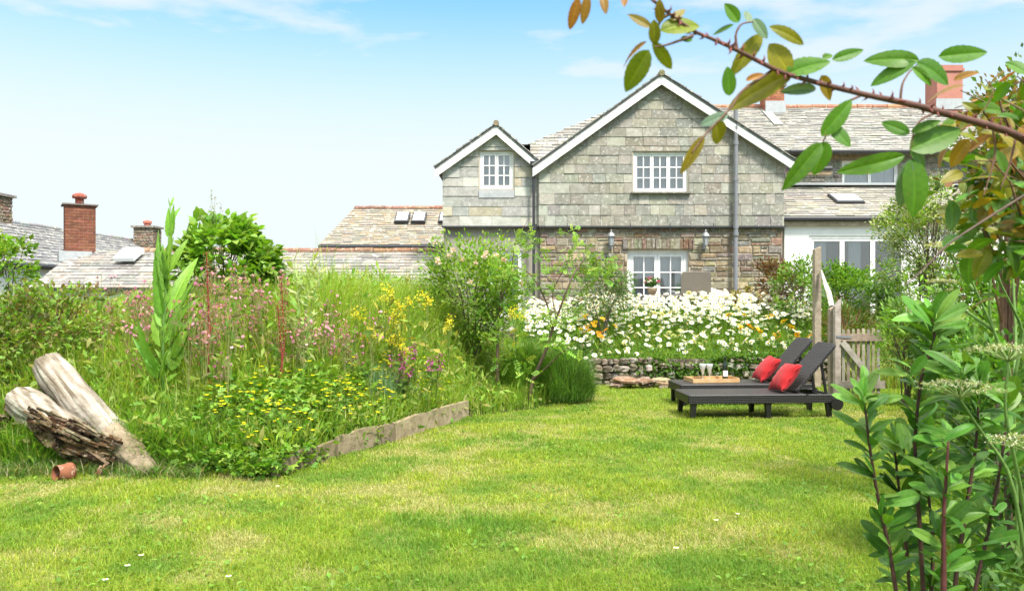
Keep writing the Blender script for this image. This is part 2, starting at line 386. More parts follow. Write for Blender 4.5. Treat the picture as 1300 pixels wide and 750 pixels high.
def rubble(s, O, ux, uv, w, h, holes, cols, rows=(.08, .2), wr=(.12, .42), mat=0, dep=.03):
    O = np.asarray(O, float); ux = nrm(ux); uv = nrm(uv); nn = np.cross(ux, uv); v = 0.
    R = np.stack([ux, uv, nn], 1)
    while v < h-.03:
        rh = min(random.uniform(*rows), h-v); u = -random.uniform(0, .2)
        while u < w:
            ww = random.uniform(*wr)*(.6+rh*3.); parts = [(v, v+rh)]
            if rh > .13 and random.random() < .4:
                m = v+rh*random.uniform(.35, .65); parts = [(v, m), (m, v+rh)]
            for (v0, v1) in parts:
                g = .010
                for r in minus((max(u, 0)+g, min(u+ww, w)-g, v0+g, v1-g), holes):
                    if r[1]-r[0] < .03: continue
                    c = np.array([(r[0]+r[1])/2, (r[2]+r[3])/2]); d = dep*random.uniform(.5, 1.2)
                    hx, hy = (r[1]-r[0])/2, (r[3]-r[2])/2; q = min(.018, hx*.4, hy*.4)
                    f = np.array([(-hx, -hy), (hx, -hy), (hx, hy), (-hx, hy)])+U(-.009, .009, (4, 2))
                    inn = f*np.array([(hx-q)/hx, (hy-q)/hy])
                    vv = np.concatenate([np.c_[f, np.full(4, -.02)], np.c_[f, np.full(4, d*.55)], np.c_[inn, d+U(-.006, .006, 4)]])
                    vv[:, :2] += c; W = O+vv@R.T
                    i = np.arange(4); j = (i+1) % 4
                    s.add(W, [np.array([[8, 9, 10, 11]]), np.stack([i, j, j+4, i+4], 1), np.stack([i+4, j+4, j+8, i+8], 1)], jcol(cols, 1)[0], mat)
            u += ww
        v += rh
def ridge(s, a, b, r=.1, L=.42, cols=((.42, .2, .12),)):
    a = np.asarray(a, float); b = np.asarray(b, float); D = np.linalg.norm(b-a); n = max(1, int(D/L)); t = (b-a)/D
    for k in range(n):
        p0 = a+t*(k*D/n+.006); p1 = a+t*((k+1)*D/n-.006); jz = np.array([0, 0, U(-.008, .008)])
        s.tube([p0+jz, (p0+p1)/2+jz, p1+jz], [r*U(.95, 1.08), r, r*U(.95, 1.05)], jcol(cols, 1)[0], 10)
def window(parent, x0, x1, z0, z1, y, cas, nxz, fw=.055, rec=.05, name='window', curtain=True, transom=True, mull=None, label=None):
    """x,z opening on a wall whose face is at y; cas casements of nxz panes"""
    s = Soup(); W = (.8, .8, .8); yf = y+rec
    def b(xa, xb, za, zb, ya, yb): s.box(((xa+xb)/2, (ya+yb)/2, (za+zb)/2), (abs(xb-xa)/2, abs(yb-ya)/2, abs(zb-za)/2), W)
    b(x0, x1, z1-fw, z1, yf, yf+.08); b(x0, x1, z0, z0+fw, yf, yf+.08)
    b(x0, x0+fw, z0+fw, z1-fw, yf, yf+.08); b(x1-fw, x1, z0+fw, z1-fw, yf, yf+.08)
    cw = (x1-x0-2*fw)/cas; gx = []
    for c in range(cas):
        xa = x0+fw+c*cw; xb = xa+cw; cf = fw*.75
        for (p, q, r_, t) in ((xa+.004, xa+cf, z0+fw+.003, z1-fw-.003), (xb-cf, xb-.004, z0+fw+.003, z1-fw-.003)): b(p, q, r_, t, yf+.012, yf+.06)
        b(xa+cf, xb-cf, z0+fw+.003, z0+fw+cf, yf+.012, yf+.06); b(xa+cf, xb-cf, z1-fw-cf, z1-fw-.003, yf+.012, yf+.06)
        ix0, ix1, iz0, iz1 = xa+cf, xb-cf, z0+fw+cf, z1-fw-cf
        for k in range(1, nxz[0]):
            xm = ix0+(ix1-ix0)*k/nxz[0]; b(xm-.013, xm+.013, iz0, iz1, yf+.02, yf+.052)
        for k in range(1, nxz[1]):
            zm = iz0+(iz1-iz0)*k/nxz[1]; b(ix0, ix1, zm-.012, zm+.012, yf+.022, yf+.05)
        gx.append((ix0, ix1, iz0, iz1))
    w = s.build(name, M['white_paint'], parent)
    g = Soup()
    for (a_, b_, c_, d_) in gx:
        g.box(((a_+b_)/2, yf+.035, (c_+d_)/2), ((b_-a_)/2+.004, .003, (d_-c_)/2+.004), (.5, .5, .5))
    g.build('pane', M['glass'], w)
    if curtain:
        c = Soup(); n = 60; u = np.linspace(0, 1, n); xx = x0+fw*.6+(x1-x0-1.2*fw)*u; yy = yf+.13+.018*np.sin(u*(x1-x0)*55)+.01*np.sin(u*37)
        if curtain == 'side':
            keep = [(0, .2), (.42, .56)]
        else: keep = [(0, 1)]
        for (k0, k1) in keep:
            m_ = (u >= k0) & (u <= k1); ii = np.where(m_)[0]; k = len(ii)
            vv = np.concatenate([np.c_[xx[ii], yy[ii], np.full(k, z0+.02)], np.c_[xx[ii], yy[ii], np.full(k, z1-.02)]])
            i_ = np.arange(k-1); c.add(vv, [np.stack([i_, i_+1, i_+1+k, i_+k], 1)], (.6, .6, .6))
        c.build('curtain', M['curtain'], w, smooth=True)
    r = Soup(); yb = y+1.6; za, zb, xa, xb = z0-.3, z1+.2, x0-.4, x1+.4; y0 = y+.22
    r.add([(xa, y0, za), (xb, y0, za), (xb, y0, zb), (xa, y0, zb), (xa, yb, za), (xb, yb, za), (xb, yb, zb), (xa, yb, zb)],
          [np.array([[4, 5, 6, 7], [0, 1, 5, 4], [3, 7, 6, 2], [0, 4, 7, 3], [1, 2, 6, 5]])], (.1, .1, .1))
    r.build('room_interior', M['interior'], w)
    return w
def bargeboard(s, tip, apex, y0, y1, wd, col=(.8, .8, .8)):
    """board along a rake, its top edge from tip to apex (x,z)"""
    (xa, za), (xb, zb) = tip, apex
    s.prism([(xa, y0, za), (xb, y0, zb), (xb, y0, zb-wd), (xa, y0, za-wd)], (0, y1-y0, 0), col)

# ------------------------------------------------------------------ slate hung house with two gables
K = .0185; YG = 18.5
gx_ = lambda px: (px-650)*K
gz_ = lambda py: 1.5-(py-375)*K
SL = [(.26, .245, .20), (.29, .272, .222), (.235, .225, .195), (.315, .295, .24), (.25, .24, .205), (.37, .345, .285), (.275, .25, .19), (.28, .264, .215)]
def slate_col(u, v): return jcol(SL, 1, .16, .05)[0]
house = thing('slate_house', 'grey slate hung house with two white trimmed gables above a rubble stone ground floor', 'house', (gx_(840), YG, .78))
hp = np.array([gx_(840), YG, .78])
class HS(Soup):
    def build(s, name, mats, parent=None, **k):
        if parent is house: k['origin'] = hp
        return Soup.build(s, name, mats, parent, **k)
ZB = gz_(287)
# main gable wall, polygon in (x, z)
gpoly = [(gx_(684), ZB), (gx_(995), ZB), (gx_(995), gz_(204)), (gx_(838), gz_(103)), (gx_(684), gz_(214))]
wup = (gx_(804), gx_(873), gz_(244), gz_(193)); wdn = (gx_(797), gx_(875), .8, gz_(317))
s = HS(); sheet(s, (0, YG, 0), (1, 0, 0), (0, 0, 1), gpoly, [wup], .22, (.25, .25, .22)); s.build('upper_wall', M['mortar'], house)
s = HS()
quoin = gx_(707)
def gcol(u, v):
    if u < gx_(694) and random.random() < .85: return jcol([(.40, .39, .32), (.37, .36, .31)], 1, .1, .04)[0]
    return slate_col(u, v)
slates(s, (0, YG-.004, 0), (1, 0, 0), (0, 0, 1), gpoly, [(wup[0]-.03, wup[1]+.03, wup[2]-.03, wup[3]+.02)], lambda v: .255 if v < gz_(235) else .215, (.2, .46), gcol, .009, .011)
s.build('slate_hanging', M['slate'], house)
s = HS(); s.box(((gx_(684)+gx_(996))/2, YG-.03, ZB-.022), ((gx_(996)-gx_(684))/2, .055, .02), (.05, .05, .05))
for px in (720, 800, 850, 905, 960): s.box((gx_(px), YG-.07, ZB-.03), (.008, .006, .09), (.05, .05, .05))
s.build('drip_edge', M['dark_trim'], house)
s = HS(); sheet(s, (0, YG+.05, 0), (1, 0, 0), (0, 0, 1), [(gx_(686), .5), (gx_(994), .5), (gx_(994), ZB), (gx_(686), ZB)], [wdn], .25); s.build('stone_backing', M['mortar'], house)
ST = [(.30, .245, .16), (.35, .30, .21), (.22, .19, .14), (.27, .19, .12), (.22, .15, .10), (.30, .27, .21), (.38, .32, .21), (.25, .23, .19), (.33, .26, .16)]
s = HS()
arch = (wdn[0]-.12, wdn[1]+.12, wdn[3], wdn[3]+.25)
rubble(s, (gx_(686), YG+.05, .5), (1, 0, 0), (0, 0, 1), gx_(994)-gx_(686), ZB-.55, [(wdn[0]-gx_(686)-.01, wdn[1]-gx_(686)+.01, -1, wdn[3]-.5), (arch[0]-gx_(686), arch[1]-gx_(686), arch[2]-.5, arch[3]-.5)], ST, (.09, .19), (.14, .42))
u = arch[0]
while u < arch[1]-.02:                                     # soldier course over the french window
    w = min(random.uniform(.06, .13), arch[1]-u); c = jcol([(.27, .24, .18), (.23, .135, .09), (.32, .28, .21), (.28, .26, .2)], 1)[0]
    s.box((u+w/2, YG+.03, (arch[2]+arch[3])/2+.01), (w/2-.006, .04, .112), c, 0, None, .006); u += w
s.build('rubble_wall', M['stone'], house)
# left wing
YW = 18.62; kw = YW/1000.; wx = lambda px: (px-650)*kw
wz = lambda py: 1.5-(py-375)*kw
wpoly = [(wx(562), wz(287)), (wx(686), wz(287)), (wx(686), wz(207)), (wx(630), wz(165)), (wx(562), wz(212))]
ww1 = (wx(609), wx(652), wz(240), wz(192)); ww2 = (wx(618), wx(663), 1.0, wz(318))
s = HS(); sheet(s, (0, YW, 0), (1, 0, 0), (0, 0, 1), wpoly, [ww1], .22); s.build('upper_wall', M['mortar'], house)
PALE = [(.42, .405, .34), (.46, .445, .385), (.35, .34, .30), (.30, .30, .28), (.49, .475, .41), (.43, .38, .28)]
s = HS(); slates(s, (0, YW-.004, 0), (1, 0, 0), (0, 0, 1), wpoly, [(ww1[0]-.03, ww1[1]+.03, ww1[2]-.22, ww1[3]+.02)], .235, (.35, .85), lambda u, v: jcol(PALE, 1, .12, .04)[0], .009, .012)
s.box(((ww1[0]+ww1[1])/2, YW-.02, ww1[2]-.12), ((ww1[1]-ww1[0])/2+.02, .012, .09), (.42, .43, .45)); s.build('slate_hanging', M['slate'], house)
s = HS(); s.box(((wx(561)+wx(684))/2, YW-.03, wz(287)-.022), ((wx(684)-wx(561))/2, .055, .02), (.05, .05, .05)); s.build('drip_edge', M['dark_trim'], house)
s = HS(); sheet(s, (0, YW+.06, 0), (1, 0, 0), (0, 0, 1), [(wx(564), .2), (wx(688), .2), (wx(688), wz(287)), (wx(564), wz(287))], [ww2], .25); s.build('rendered_wall', M['render_wall'], house)
# side walls and back (depth for other viewpoints)
s = HS()
s.box((wx(563)+.1, 21.4, 2.25), (.1, 2.7, 2.05), (.3, .3, .3)); s.build('side_wall', M['render_wall'], house)
s = HS(); s.box((gx_(994)-.1, 20.4, 2.5), (.1, 1.6, 2.0), (.3, .3, .3)); s.build('side_wall', M['render_wall'], house)
# roofs
RC = [(.22, .212, .19), (.25, .24, .21), (.18, .176, .16), (.28, .265, .235), (.2, .195, .18), (.265, .245, .20)]
rc = lambda u, v: jcol(RC, 1, .15, .04)[0]
def rake(tipL, apex, tipR, y0, depth, name='roof'):
    """two slopes running back from a gable; points (x, z)"""
    s = HS(); sl = HS()
    for (t, sgn) in ((tipL, 1), (tipR, -1)):
        a = np.array([t[0], y0, t[1]]); b = np.array([apex[0], y0, apex[1]]); L = np.linalg.norm(b-a); up = (b-a)/L
        e = np.array([0, 1., 0]); n = np.cross(e, up) if sgn < 0 else np.cross(-e, up)
        n = n if n[2] > 0 else -n
        s.prism([a, b, b+e*depth, a+e*depth], -n*.05, (.2, .2, .2))
        if sgn > 0: slates(sl, a+e*depth, -e, up, [(0, 0), (depth+.03, 0), (depth+.03, L), (0, L)], [], .21, (.25, .4), rc)
        else: slates(sl, a, e, up, [(-.03, 0), (depth, 0), (depth, L), (-.03, L)], [], .21, (.25, .4), rc)
    s.build('roof', M['roof_slate'], house); sl.build('roof_slates', M['roof_slate'], house)
    r = HS(); ridge(r, (apex[0], y0-.04, apex[1]+.01), (apex[0], y0+depth, apex[1]+.01), .07, .42, ((.25, .2, .13),)); r.build('ridge_tiles', M['terracotta'], house)
ap = (gx_(838), gz_(96)); tl = (gx_(676), gz_(212)); tr_ = (gx_(1005), gz_(204))
rake(tl, ap, tr_, YG-.2, 4.6)
apw = (wx(630), wz(159)); tlw = (wx(552), wz(214)); trw = (wx(683), wz(205))
rake(tlw, apw, trw, YW-.17, 3.4)
s = HS()
for (t, a) in ((tl, ap), (tr_, ap)): bargeboard(s, (t[0], t[1]-.055), (a[0], a[1]-.055), YG-.19, YG-.15, .20); bargeboard(s, (t[0], t[1]-.16), (a[0], a[1]-.16), YG-.155, YG-.03, .03)
for (t, a) in ((tlw, apw), (trw, apw)): bargeboard(s, (t[0], t[1]-.05), (a[0], a[1]-.05), YW-.16, YW-.125, .20); bargeboard(s, (t[0], t[1]-.16), (a[0], a[1]-.16), YW-.128, YW-.03, .03)
s.build('bargeboard', M['white_paint'], house)
# hipped main roof seen between the gables
sl = HS(); eO = np.array([-.6, 20.3, 4.95]); upv = nrm([0, 1, .70])
hip = [(.0, 0), (6.2, 0), (6.2, 4.1), (4.15, 4.1)]
slates(sl, eO, (1, 0, 0), upv, hip, [], .2, (.25, .42), rc); sl.build('roof_slates', M['roof_slate'], house)
s = HS(); pts = [eO+u*np.array([1., 0, 0])+v*upv for (u, v) in hip]; s.prism(pts, np.array([0, .03, -.05]), (.1, .1, .1)); s.build('roof', M['dark_trim'], house)
# windows
def hw(*a, **k):
    w = window(None, *a, **k); w.parent = house; w.matrix_parent_inverse = Matrix.Translation(-Vector(hp)); return w
hw(*wup, YG, 3, (2, 3)); hw(*ww1, YW, 2, (2, 3)); hw(*ww2, YW+.06, 2, (1, 2))
hw(*wdn, YG+.05, 2, (2, 4), fw=.09, name='french_window', rec=.1)
s = HS(); s.box(((wup[0]+wup[1])/2, YG-.045, wup[2]-.02), ((wup[1]-wup[0])/2+.06, .07, .018), (.2, .19, .16)); s.build('window_sill', M['slate'], house)
# pipes
s = HS(); xp = gx_(932); yp = YG-.12
s.tube([(xp, yp, .8), (xp, yp, 2.95)], .055, (.1, .1, .1), 12); s.tube([(xp, yp-.02, 2.95), (xp, yp-.02, gz_(135))], .052, (.1, .1, .1), 12)
for z in (1.6, 2.93, 3.1, 4.2, 5.05, 5.4): s.tube([(xp, yp-.01, z-.04), (xp, yp-.01, z+.04)], .068, (.1, .1, .1), 12)
s.build('soil_pipe', M['pipe_grey'], house)
s = HS(); xp = gx_(677.5); yp = YG-.1
s.tube([(xp, yp, .8), (xp, yp, gz_(214))], .036, (.1, .1, .1), 10); s.tube([(xp, yp-.02, gz_(293)), (xp+.02, yp-.02, gz_(285))], .06, (.1, .1, .1), 10)
s.tube([(xp-.02, yp, gz_(213)), (xp-.02, yp, gz_(206))], .07, (.1, .1, .1), 10); s.build('downpipe', M['dark_trim'], house)
# ------------------------------------------------------------------ neighbouring house with long roof and white extension
nb_ = np.array([8.5, 18.8, .78])
nbh = thing('terraced_house', 'neighbouring house with long pale slate roof and white walled lean-to extension', 'house', nb_)
class NS(Soup):
    def build(s, name, mats, parent=None, **k):
        if parent is nbh: k['origin'] = nb_
        return Soup.build(s, name, mats, parent, **k)
NR = [(.27, .265, .24), (.30, .29, .26), (.22, .215, .20), (.335, .32, .285), (.25, .245, .225), (.29, .27, .23)]
nr = lambda u, v: jcol(NR, 1, .13, .03)[0]
ye, ze = 20.7, 1.5+.183*20.7; yr, zr = 24.0, 1.5+.238*24.0
x0, x1 = 5.0, 14.6; upv = nrm([0, yr-ye, zr-ze]); L = math.hypot(yr-ye, zr-ze)
s = NS(); slates(s, (x0, ye, ze), (1, 0, 0), upv, [(0, 0), (x1-x0, 0), (x1-x0, L), (0, L)], [], .14, (.22, .45), nr); s.build('roof_slates', M['roof_slate'], nbh)
s = NS(); s.prism([(x0, ye, ze-.01), (x1, ye, ze-.01), (x1, yr, zr-.01), (x0, yr, zr-.01)], (0, .04, -.06), (.1, .1, .1)); s.prism([(x0, yr, zr-.01), (x1, yr, zr-.01), (x1, yr+3.3, ze), (x0, yr+3.3, ze)], (0, -.03, -.06), (.1, .1, .1)); s.build('roof', M['roof_slate'], nbh)
s = NS(); ridge(s, (x0, yr, zr+.0), (x1, yr, zr), .1, .45, ((.34, .15, .095), (.37, .18, .11))); s.build('ridge_tiles', M['terracotta'], nbh)
fw_ = (P(1069, 0, 21)[0], P(1141, 0, 21)[0], 1.5+.139*21, 1.5+.171*21)
s = NS(); sheet(s, (0, 21.0, 0), (1, 0, 0), (0, 0, 1), [(6.6, 2.5), (x1, 2.5), (x1, ze+.05), (6.6, ze+.05)], [fw_], .25); s.box((x1-.1, 23.6, 2.5), (.1, 2.5, 2.6), (.3, .3, .3)); s.build('upper_wall', M['mortar'], nbh)
s = NS(); rubble(s, (7.0, 21.0, 4.0), (1, 0, 0), (0, 0, 1), x1-7.0, ze-4.0, [(fw_[0]-7.0, fw_[1]-7.0, fw_[2]-4, fw_[3]-4)], [(.25, .24, .21), (.32, .3, .26), (.2, .19, .17)]); s.build('rubble_wall', M['stone'], nbh)
def nw(*a, **k):
    w = window(None, *a, **k); w.parent = nbh; w.matrix_parent_inverse = Matrix.Translation(-Vector(nb_)); return w
nw(*fw_, 21.0, 2, (1, 1), fw=.05)
s = NS(); s.box(((fw_[0]+fw_[1])/2-.2, 20.93, fw_[3]+.11), (.95, .05, .1), (.28, .21, .13)); s.build('lintel', M['timber'], nbh)
s = NS()
s.tube([(P(1003, 0, 20.6)[0], 20.6, ze-.02), (x1, 20.6, ze-.02)], .05, (.04, .04, .04), 8); s.build('gutter', M['dark_trim'], nbh)
s = NS(); xa = P(1000, 0, 20.4)[0]; xb = P(1056, 0, 20.4)[0]; zq = 1.5+(375-214)*.0204
s.tube([(xa, 20.4, zq), (xb, 20.4, zq)], .05, (.04, .04, .04), 8); s.build('gutter', M['dark_trim'], nbh)
s = NS(); s.box(((xa+xb)/2, 20.45, zq-.11), ((xb-xa)/2, .05, .05), (.3, .23, .15)); s.build('fascia', M['timber'], nbh)
# lean-to
lx0, lx1 = P(991, 0, 18.7)[0], 13.2; ly, lz = 18.62, 1.5+.100*18.62; ty, tz = 20.95, 1.5+.1385*20.95
lv = nrm([0, ty-ly, tz-lz]); LL = math.hypot(ty-ly, tz-lz)
s = NS(); slates(s, (lx0, ly, lz), (1, 0, 0), lv, [(0, 0), (lx1-lx0, 0), (lx1-lx0, LL), (0, LL)], [], .16, (.25, .5), lambda u, v: jcol([(.33, .305, .26), (.29, .27, .24), (.35, .32, .26), (.26, .25, .225)], 1, .1, .04)[0]); s.build('lean_to_slates', M['roof_slate'], nbh)
s = NS(); s.prism([(lx0, ly, lz-.01), (lx1, ly, lz-.01), (lx1, ty, tz-.01), (lx0, ty, tz-.01)], (0, .03, -.06), (.1, .1, .1)); s.build('lean_to_roof', M['dark_trim'], nbh)
s = NS(); s.box(((lx0+lx1)/2, ty-.12, tz+.03), ((lx1-lx0)/2, .13, .03), (.3, .3, .3)); s.build('lead_flashing', M['lead'], nbh)
s = NS(); s.tube([(lx0-.1, ly-.05, lz-.05), (lx1, ly-.05, lz-.05)], .055, (.04, .04, .04), 8); s.tube([(lx0-.02, ly+.0, lz-.05), (lx0-.02, ly+.0, 4.2)], .035, (.04, .04, .04), 8); s.build('gutter', M['dark_trim'], nbh)
wy = 18.75; wl = (P(1027, 0, wy)[0], P(1152, 0, wy)[0], .85, 1.5+.076*wy)
s = NS(); sheet(s, (0, wy, 0), (1, 0, 0), (0, 0, 1), [(P(996, 0, wy)[0], .4), (lx1-.1, .4), (lx1-.1, lz-.1), (P(996, 0, wy)[0], lz-.1)], [wl], .2); s.build('white_wall', M['white_wall'], nbh)
s = NS(); s.box(((lx0+lx1)/2, wy-.06, lz-.16), ((lx1-lx0)/2, .05, .05), (.45, .38, .28)); s.build('fascia', M['timber'], nbh)
nw(*wl, wy, 3, (1, 1), fw=.075, name='patio_window', rec=.03, curtain='side')
# roof light on the lean-to
c0 = np.array([P(1077, 0, 19.6)[0], 19.75, 0]); c0[2] = lz+(c0[1]-ly)*(tz-lz)/(ty-ly)+.05; Rl = np.stack([np.array([1, 0, 0]), lv, np.cross([1, 0, 0], lv)], 1)
s = NS(); s.box(c0, (.34, .34, .035), (.1, .1, .1), 0, Rl); rl = s.build('roof_light', M['dark_trim'], nbh)
s = NS(); s.box(c0+np.cross([1, 0, 0], lv)*.045, (.3, .27, .012), (.8, .8, .8), 0, Rl); o = s.build('pane', plain('roof_light_glass', (.62, .66, .68), .12, 0, .6), rl, origin=nb_)
def chimney(cls, par, cx, cy, hx, hy, zb, zt, cols, rz=0., cap=.03, mort=(.4, .36, .3), bh=.072, bl=.215, name='chimney', capcol=(.25, .22, .2)):
    s = cls(); c_, s_ = math.cos(rz), math.sin(rz); R = np.array([[c_, -s_, 0], [s_, c_, 0], [0, 0, 1]])
    s.box((cx, cy, (zb+zt)/2), (hx-.006, hy-.006, (zt-zb)/2), mort, 0, R)
    for (n, w, d) in (((0, -1), hx, hy), ((1, 0), hy, hx), ((-1, 0), hy, hx), ((0, 1), hx, hy)):
        t = np.array([-n[1], n[0]]); z = zb; k = 0
        while z < zt-.02:
            u = -w-(bl/2 if k % 2 else 0); zz = min(z+bh, zt)
            while u < w:
                a_ = max(u+.005, -w); b_ = min(u+bl-.005, w)
                if b_-a_ > .02:
                    m = np.array([*(t*(a_+b_)/2+np.array(n)*(d-.003)), (z+zz)/2]); h = np.abs(np.array([*(t*(b_-a_)/2+np.array(n)*.006), (zz-z)/2-.005]))
                    s.box(np.array([cx, cy, 0])+R@m, h, jcol(cols, 1, .12, .06)[0], 0, R)
                u += bl
            z += bh; k += 1
    ch = s.build(name, M['brick'], par)
    s = cls(); s.box((cx, cy, zt+cap), (hx+.06, hy+.06, cap), capcol, 0, R)
    return ch, s, R
ORB = [(.40, .15, .08), (.36, .13, .07), (.44, .19, .11)]
ch, s, R = chimney(NS, nbh, P(980, 0, 23.8)[0], 23.8, .27, .3, zr-.5, 1.5+.262*23.8, ORB)
s.build('chimney_cap', M['brick'], ch, origin=nb_)
s = NS(); s.box((P(980, 0, 23.8)[0], 23.475, zr-.1), (.3, .012, .18), (.3, .3, .3)); s.build('lead_flashing', M['lead'], nbh)
s = NS(); cN = np.cross([1, 0, 0], upv); q0 = np.array([P(981, 0, 23)[0], ye, ze]); s.box(q0+upv*2.75+cN*.05, (.13, .7, .006), (.3, .3, .3), 0, np.stack([[1, 0, 0], upv, cN], 1)); s.build('cement_strip', plain('cement', (.36, .355, .33), .95, 0, .1, 6, (.28, .275, .25), .3), nbh)
cx = P(1198, 0, 23.8)[0]; s = NS(); s.box((cx, 23.8, zr+.35), (.38, .34, .62), (.55, .25, .2)); s.box((cx, 23.8, zr+1.0), (.42, .38, .035), (.55, .25, .2)); s.box((cx, 23.8, zr+1.09), (.39, .35, .055), (.5, .22, .17)); s.build('rendered_chimney', plain('pink_render', (.42, .19, .15), .9, 0, .2, 5, (.37, .155, .12)), nbh)
s = NS(); s.box((cx, 23.44, zr-.02), (.42, .012, .16), (.3, .3, .3)); s.build('lead_flashing', M['lead'], nbh)

# ------------------------------------------------------------------ long low cottage across the back of the bed
cb = np.array([-7, 19, .2]); cot = thing('low_cottage', 'low cottage with lichen covered slate roof and terracotta ridge behind the flower bed', 'cottage', cb)
class CS(Soup):
    def build(s, name, mats, parent=None, **k):
        if parent is cot: k['origin'] = cb
        return Soup.build(s, name, mats, parent, **k)
xa, xb = -11.05, -1.62; ye, ze, yr, zr = 18.0, 1.5+.009*18, 20.0, 1.5+.0555*20
v_ = nrm([0, yr-ye, zr-ze]); L = math.hypot(yr-ye, zr-ze)
s = CS(); slates(s, (xa, ye, ze), (1, 0, 0), v_, [(0, 0), (xb-xa, 0), (xb-xa, L), (0, L)], [], .17, (.25, .5), lambda u, v: jcol([(.25, .235, .215), (.205, .195, .185), (.29, .27, .24), (.17, .165, .16), (.27, .23, .20)], 1, .11, .04)[0], .013, .014); s.build('roof_slates', M['roof_slate'], cot)
s = CS(); s.prism([(xa, ye, ze-.01), (xb, ye, ze-.01), (xb, yr, zr-.01), (xa, yr, zr-.01)], (0, .02, -.05), (.1, .1, .1)); s.prism([(xa, yr, zr-.01), (xb, yr, zr-.01), (xb, yr+2, ze), (xa, yr+2, ze)], (0, -.02, -.05), (.1, .1, .1)); s.build('roof', M['roof_slate'], cot)
s = CS(); ridge(s, (xa+1.4, yr, zr+.01), (xb, yr, zr+.01), .085, .45, ((.30, .15, .095), (.34, .19, .13), (.25, .13, .09))); s.build('ridge_tiles', M['terracotta'], cot)
s = CS(); s.box(((xa+xb)/2, 20.0, .7), ((xb-xa)/2-.1, 1.8, .93), (.3, .3, .3)); s.prism([(xa+.1, 18.2, 1.6), (xa+.1, 21.8, 1.6), (xa+.1, 20, zr-.1)], (xb-xa-.2, 0, 0), (.3, .3, .3)); s.build('wall', M['white_wall'], cot)
BR = [(.22, .085, .05), (.19, .075, .045), (.25, .10, .06)]
cx, cy = P(101, 0, 20.0)[0], 20.0
ch, s, R = chimney(CS, cot, cx, cy, .335, .30, 1.5+.048*20, 1.5+.113*20, BR, math.radians(33), .018, (.3, .2, .16), .072, .2, capcol=(.2, .17, .16)); s.build('chimney_cap', M['brick'], ch, origin=cb)
s = CS(); zt = 1.5+.115*20
s.lathe([(.10, 0), (.10, .14), (.09, .15), (.16, .16), (.175, .2), (.16, .245), (.08, .29), (.02, .30)], (cx, cy, zt), (.33, .085, .06), 16); s.build('chimney_pot', M['terracotta'], ch, smooth=True, origin=cb)
s = CS(); s.box((cx-.05, cy-.14, 1.5+.0485*20), (.36, .34, .13), (.3, .3, .3), 0, R); s.build('lead_flashing', M['lead'], cot)
cc = P(164, 327, 19.4); s = CS(); Rd = np.stack([[1, 0, 0], v_, np.cross([1, 0, 0], v_)], 1)
sd = []
for (w, h_, z) in ((.25, .31, 0), (.25, .31, .08), (.20, .25, .14), (.11, .14, .165)): sd.append([(-w, -h_, z), (w, -h_, z), (w, h_, z), (-w, h_, z)])
vv = np.array(sd).reshape(-1, 3)@Rd.T+cc+np.array([0, 0, .03]); q = []
for r_ in range(3):
    for k in range(4): q.append((r_*4+k, r_*4+(k+1) % 4, r_*4+4+(k+1) % 4, r_*4+4+k))
q.append((12, 13, 14, 15)); s.add(vv, [np.array(q)], (.7, .7, .7)); s.build('roof_dome', plain('dome_plastic', (.72, .74, .76), .35, 0, .5, 6, (.66, .68, .7)), cot)

# house behind whose ridge runs away
fb = np.array([-16.2, 27, .0]); far = thing('back_house', 'white walled house with grey slate roof and stone chimneys behind the brick chimney', 'house', fb)
class FS(Soup):
    def build(s, name, mats, parent=None, **k):
        if parent is far: k['origin'] = fb
        return Soup.build(s, name, mats, parent, **k)
xr_, zr_ = -16.2, 3.85; xe_, ze_ = -14.0, 2.42; y0, y1 = 18.5, 34.6; D = y1-y0
fr = lambda u, v: jcol([(.19, .19, .19), (.165, .165, .168), (.22, .217, .21), (.145, .145, .148)], 1, .12, .03)[0]
upv = nrm([xr_-xe_, 0, zr_-ze_]); L = math.hypot(xr_-xe_, zr_-ze_)
s = FS(); slates(s, (xe_, y0, ze_), (0, 1, 0), upv, [(0, 0), (D, 0), (D, L), (0, L)], [], .2, (.25, .5), fr)
up2 = nrm([2.2, 0, zr_-ze_]); slates(s, (-18.4, y1, ze_), (0, -1, 0), up2, [(0, 0), (D, 0), (D, L), (0, L)], [], .2, (.25, .5), fr); s.build('roof_slates', M['roof_slate'], far)
s = FS(); s.prism([(xe_, y0, ze_-.01), (xr_, y0, zr_-.01), (-18.4, y0, ze_-.01), (-18.4, y0, ze_-.08), (xr_, y0, zr_-.08), (xe_, y0, ze_-.08)], (0, D, 0), (.1, .1, .1)); s.build('roof', M['dark_trim'], far)
s = FS(); ridge(s, (xr_, y0, zr_), (xr_, y1, zr_), .085, .45, ((.25, .25, .25),)); s.build('ridge_tiles', M['roof_slate'], far)
s = FS(); s.prism([(xe_-.2, y0+.1, -.4), (xe_-.2, y0+.1, ze_-.12), (xr_, y0+.1, zr_-.2), (-18.2, y0+.1, ze_-.12), (-18.2, y0+.1, -.4)], (0, D-.2, 0), (.7, .7, .7)); s.build('wall', M['white_wall'], far)
s = FS(); s.tube([(xe_+.06, y0, ze_-.05), (xe_+.06, y1, ze_-.05)], .055, (.04, .04, .04), 8); s.build('gutter', M['dark_trim'], far)
s = FS(); p = np.array([-14.55, 22.9, 2.86]); s.box(p, (.16, .13, .06), (.05, .05, .05), 0, np.array([[.84, 0, -.54], [0, 1, 0], [.54, 0, .84]])); s.build('roof_vent', M['dark_trim'], far)
STC = [(.24, .18, .12), (.28, .22, .16), (.2, .16, .12), (.26, .15, .1)]
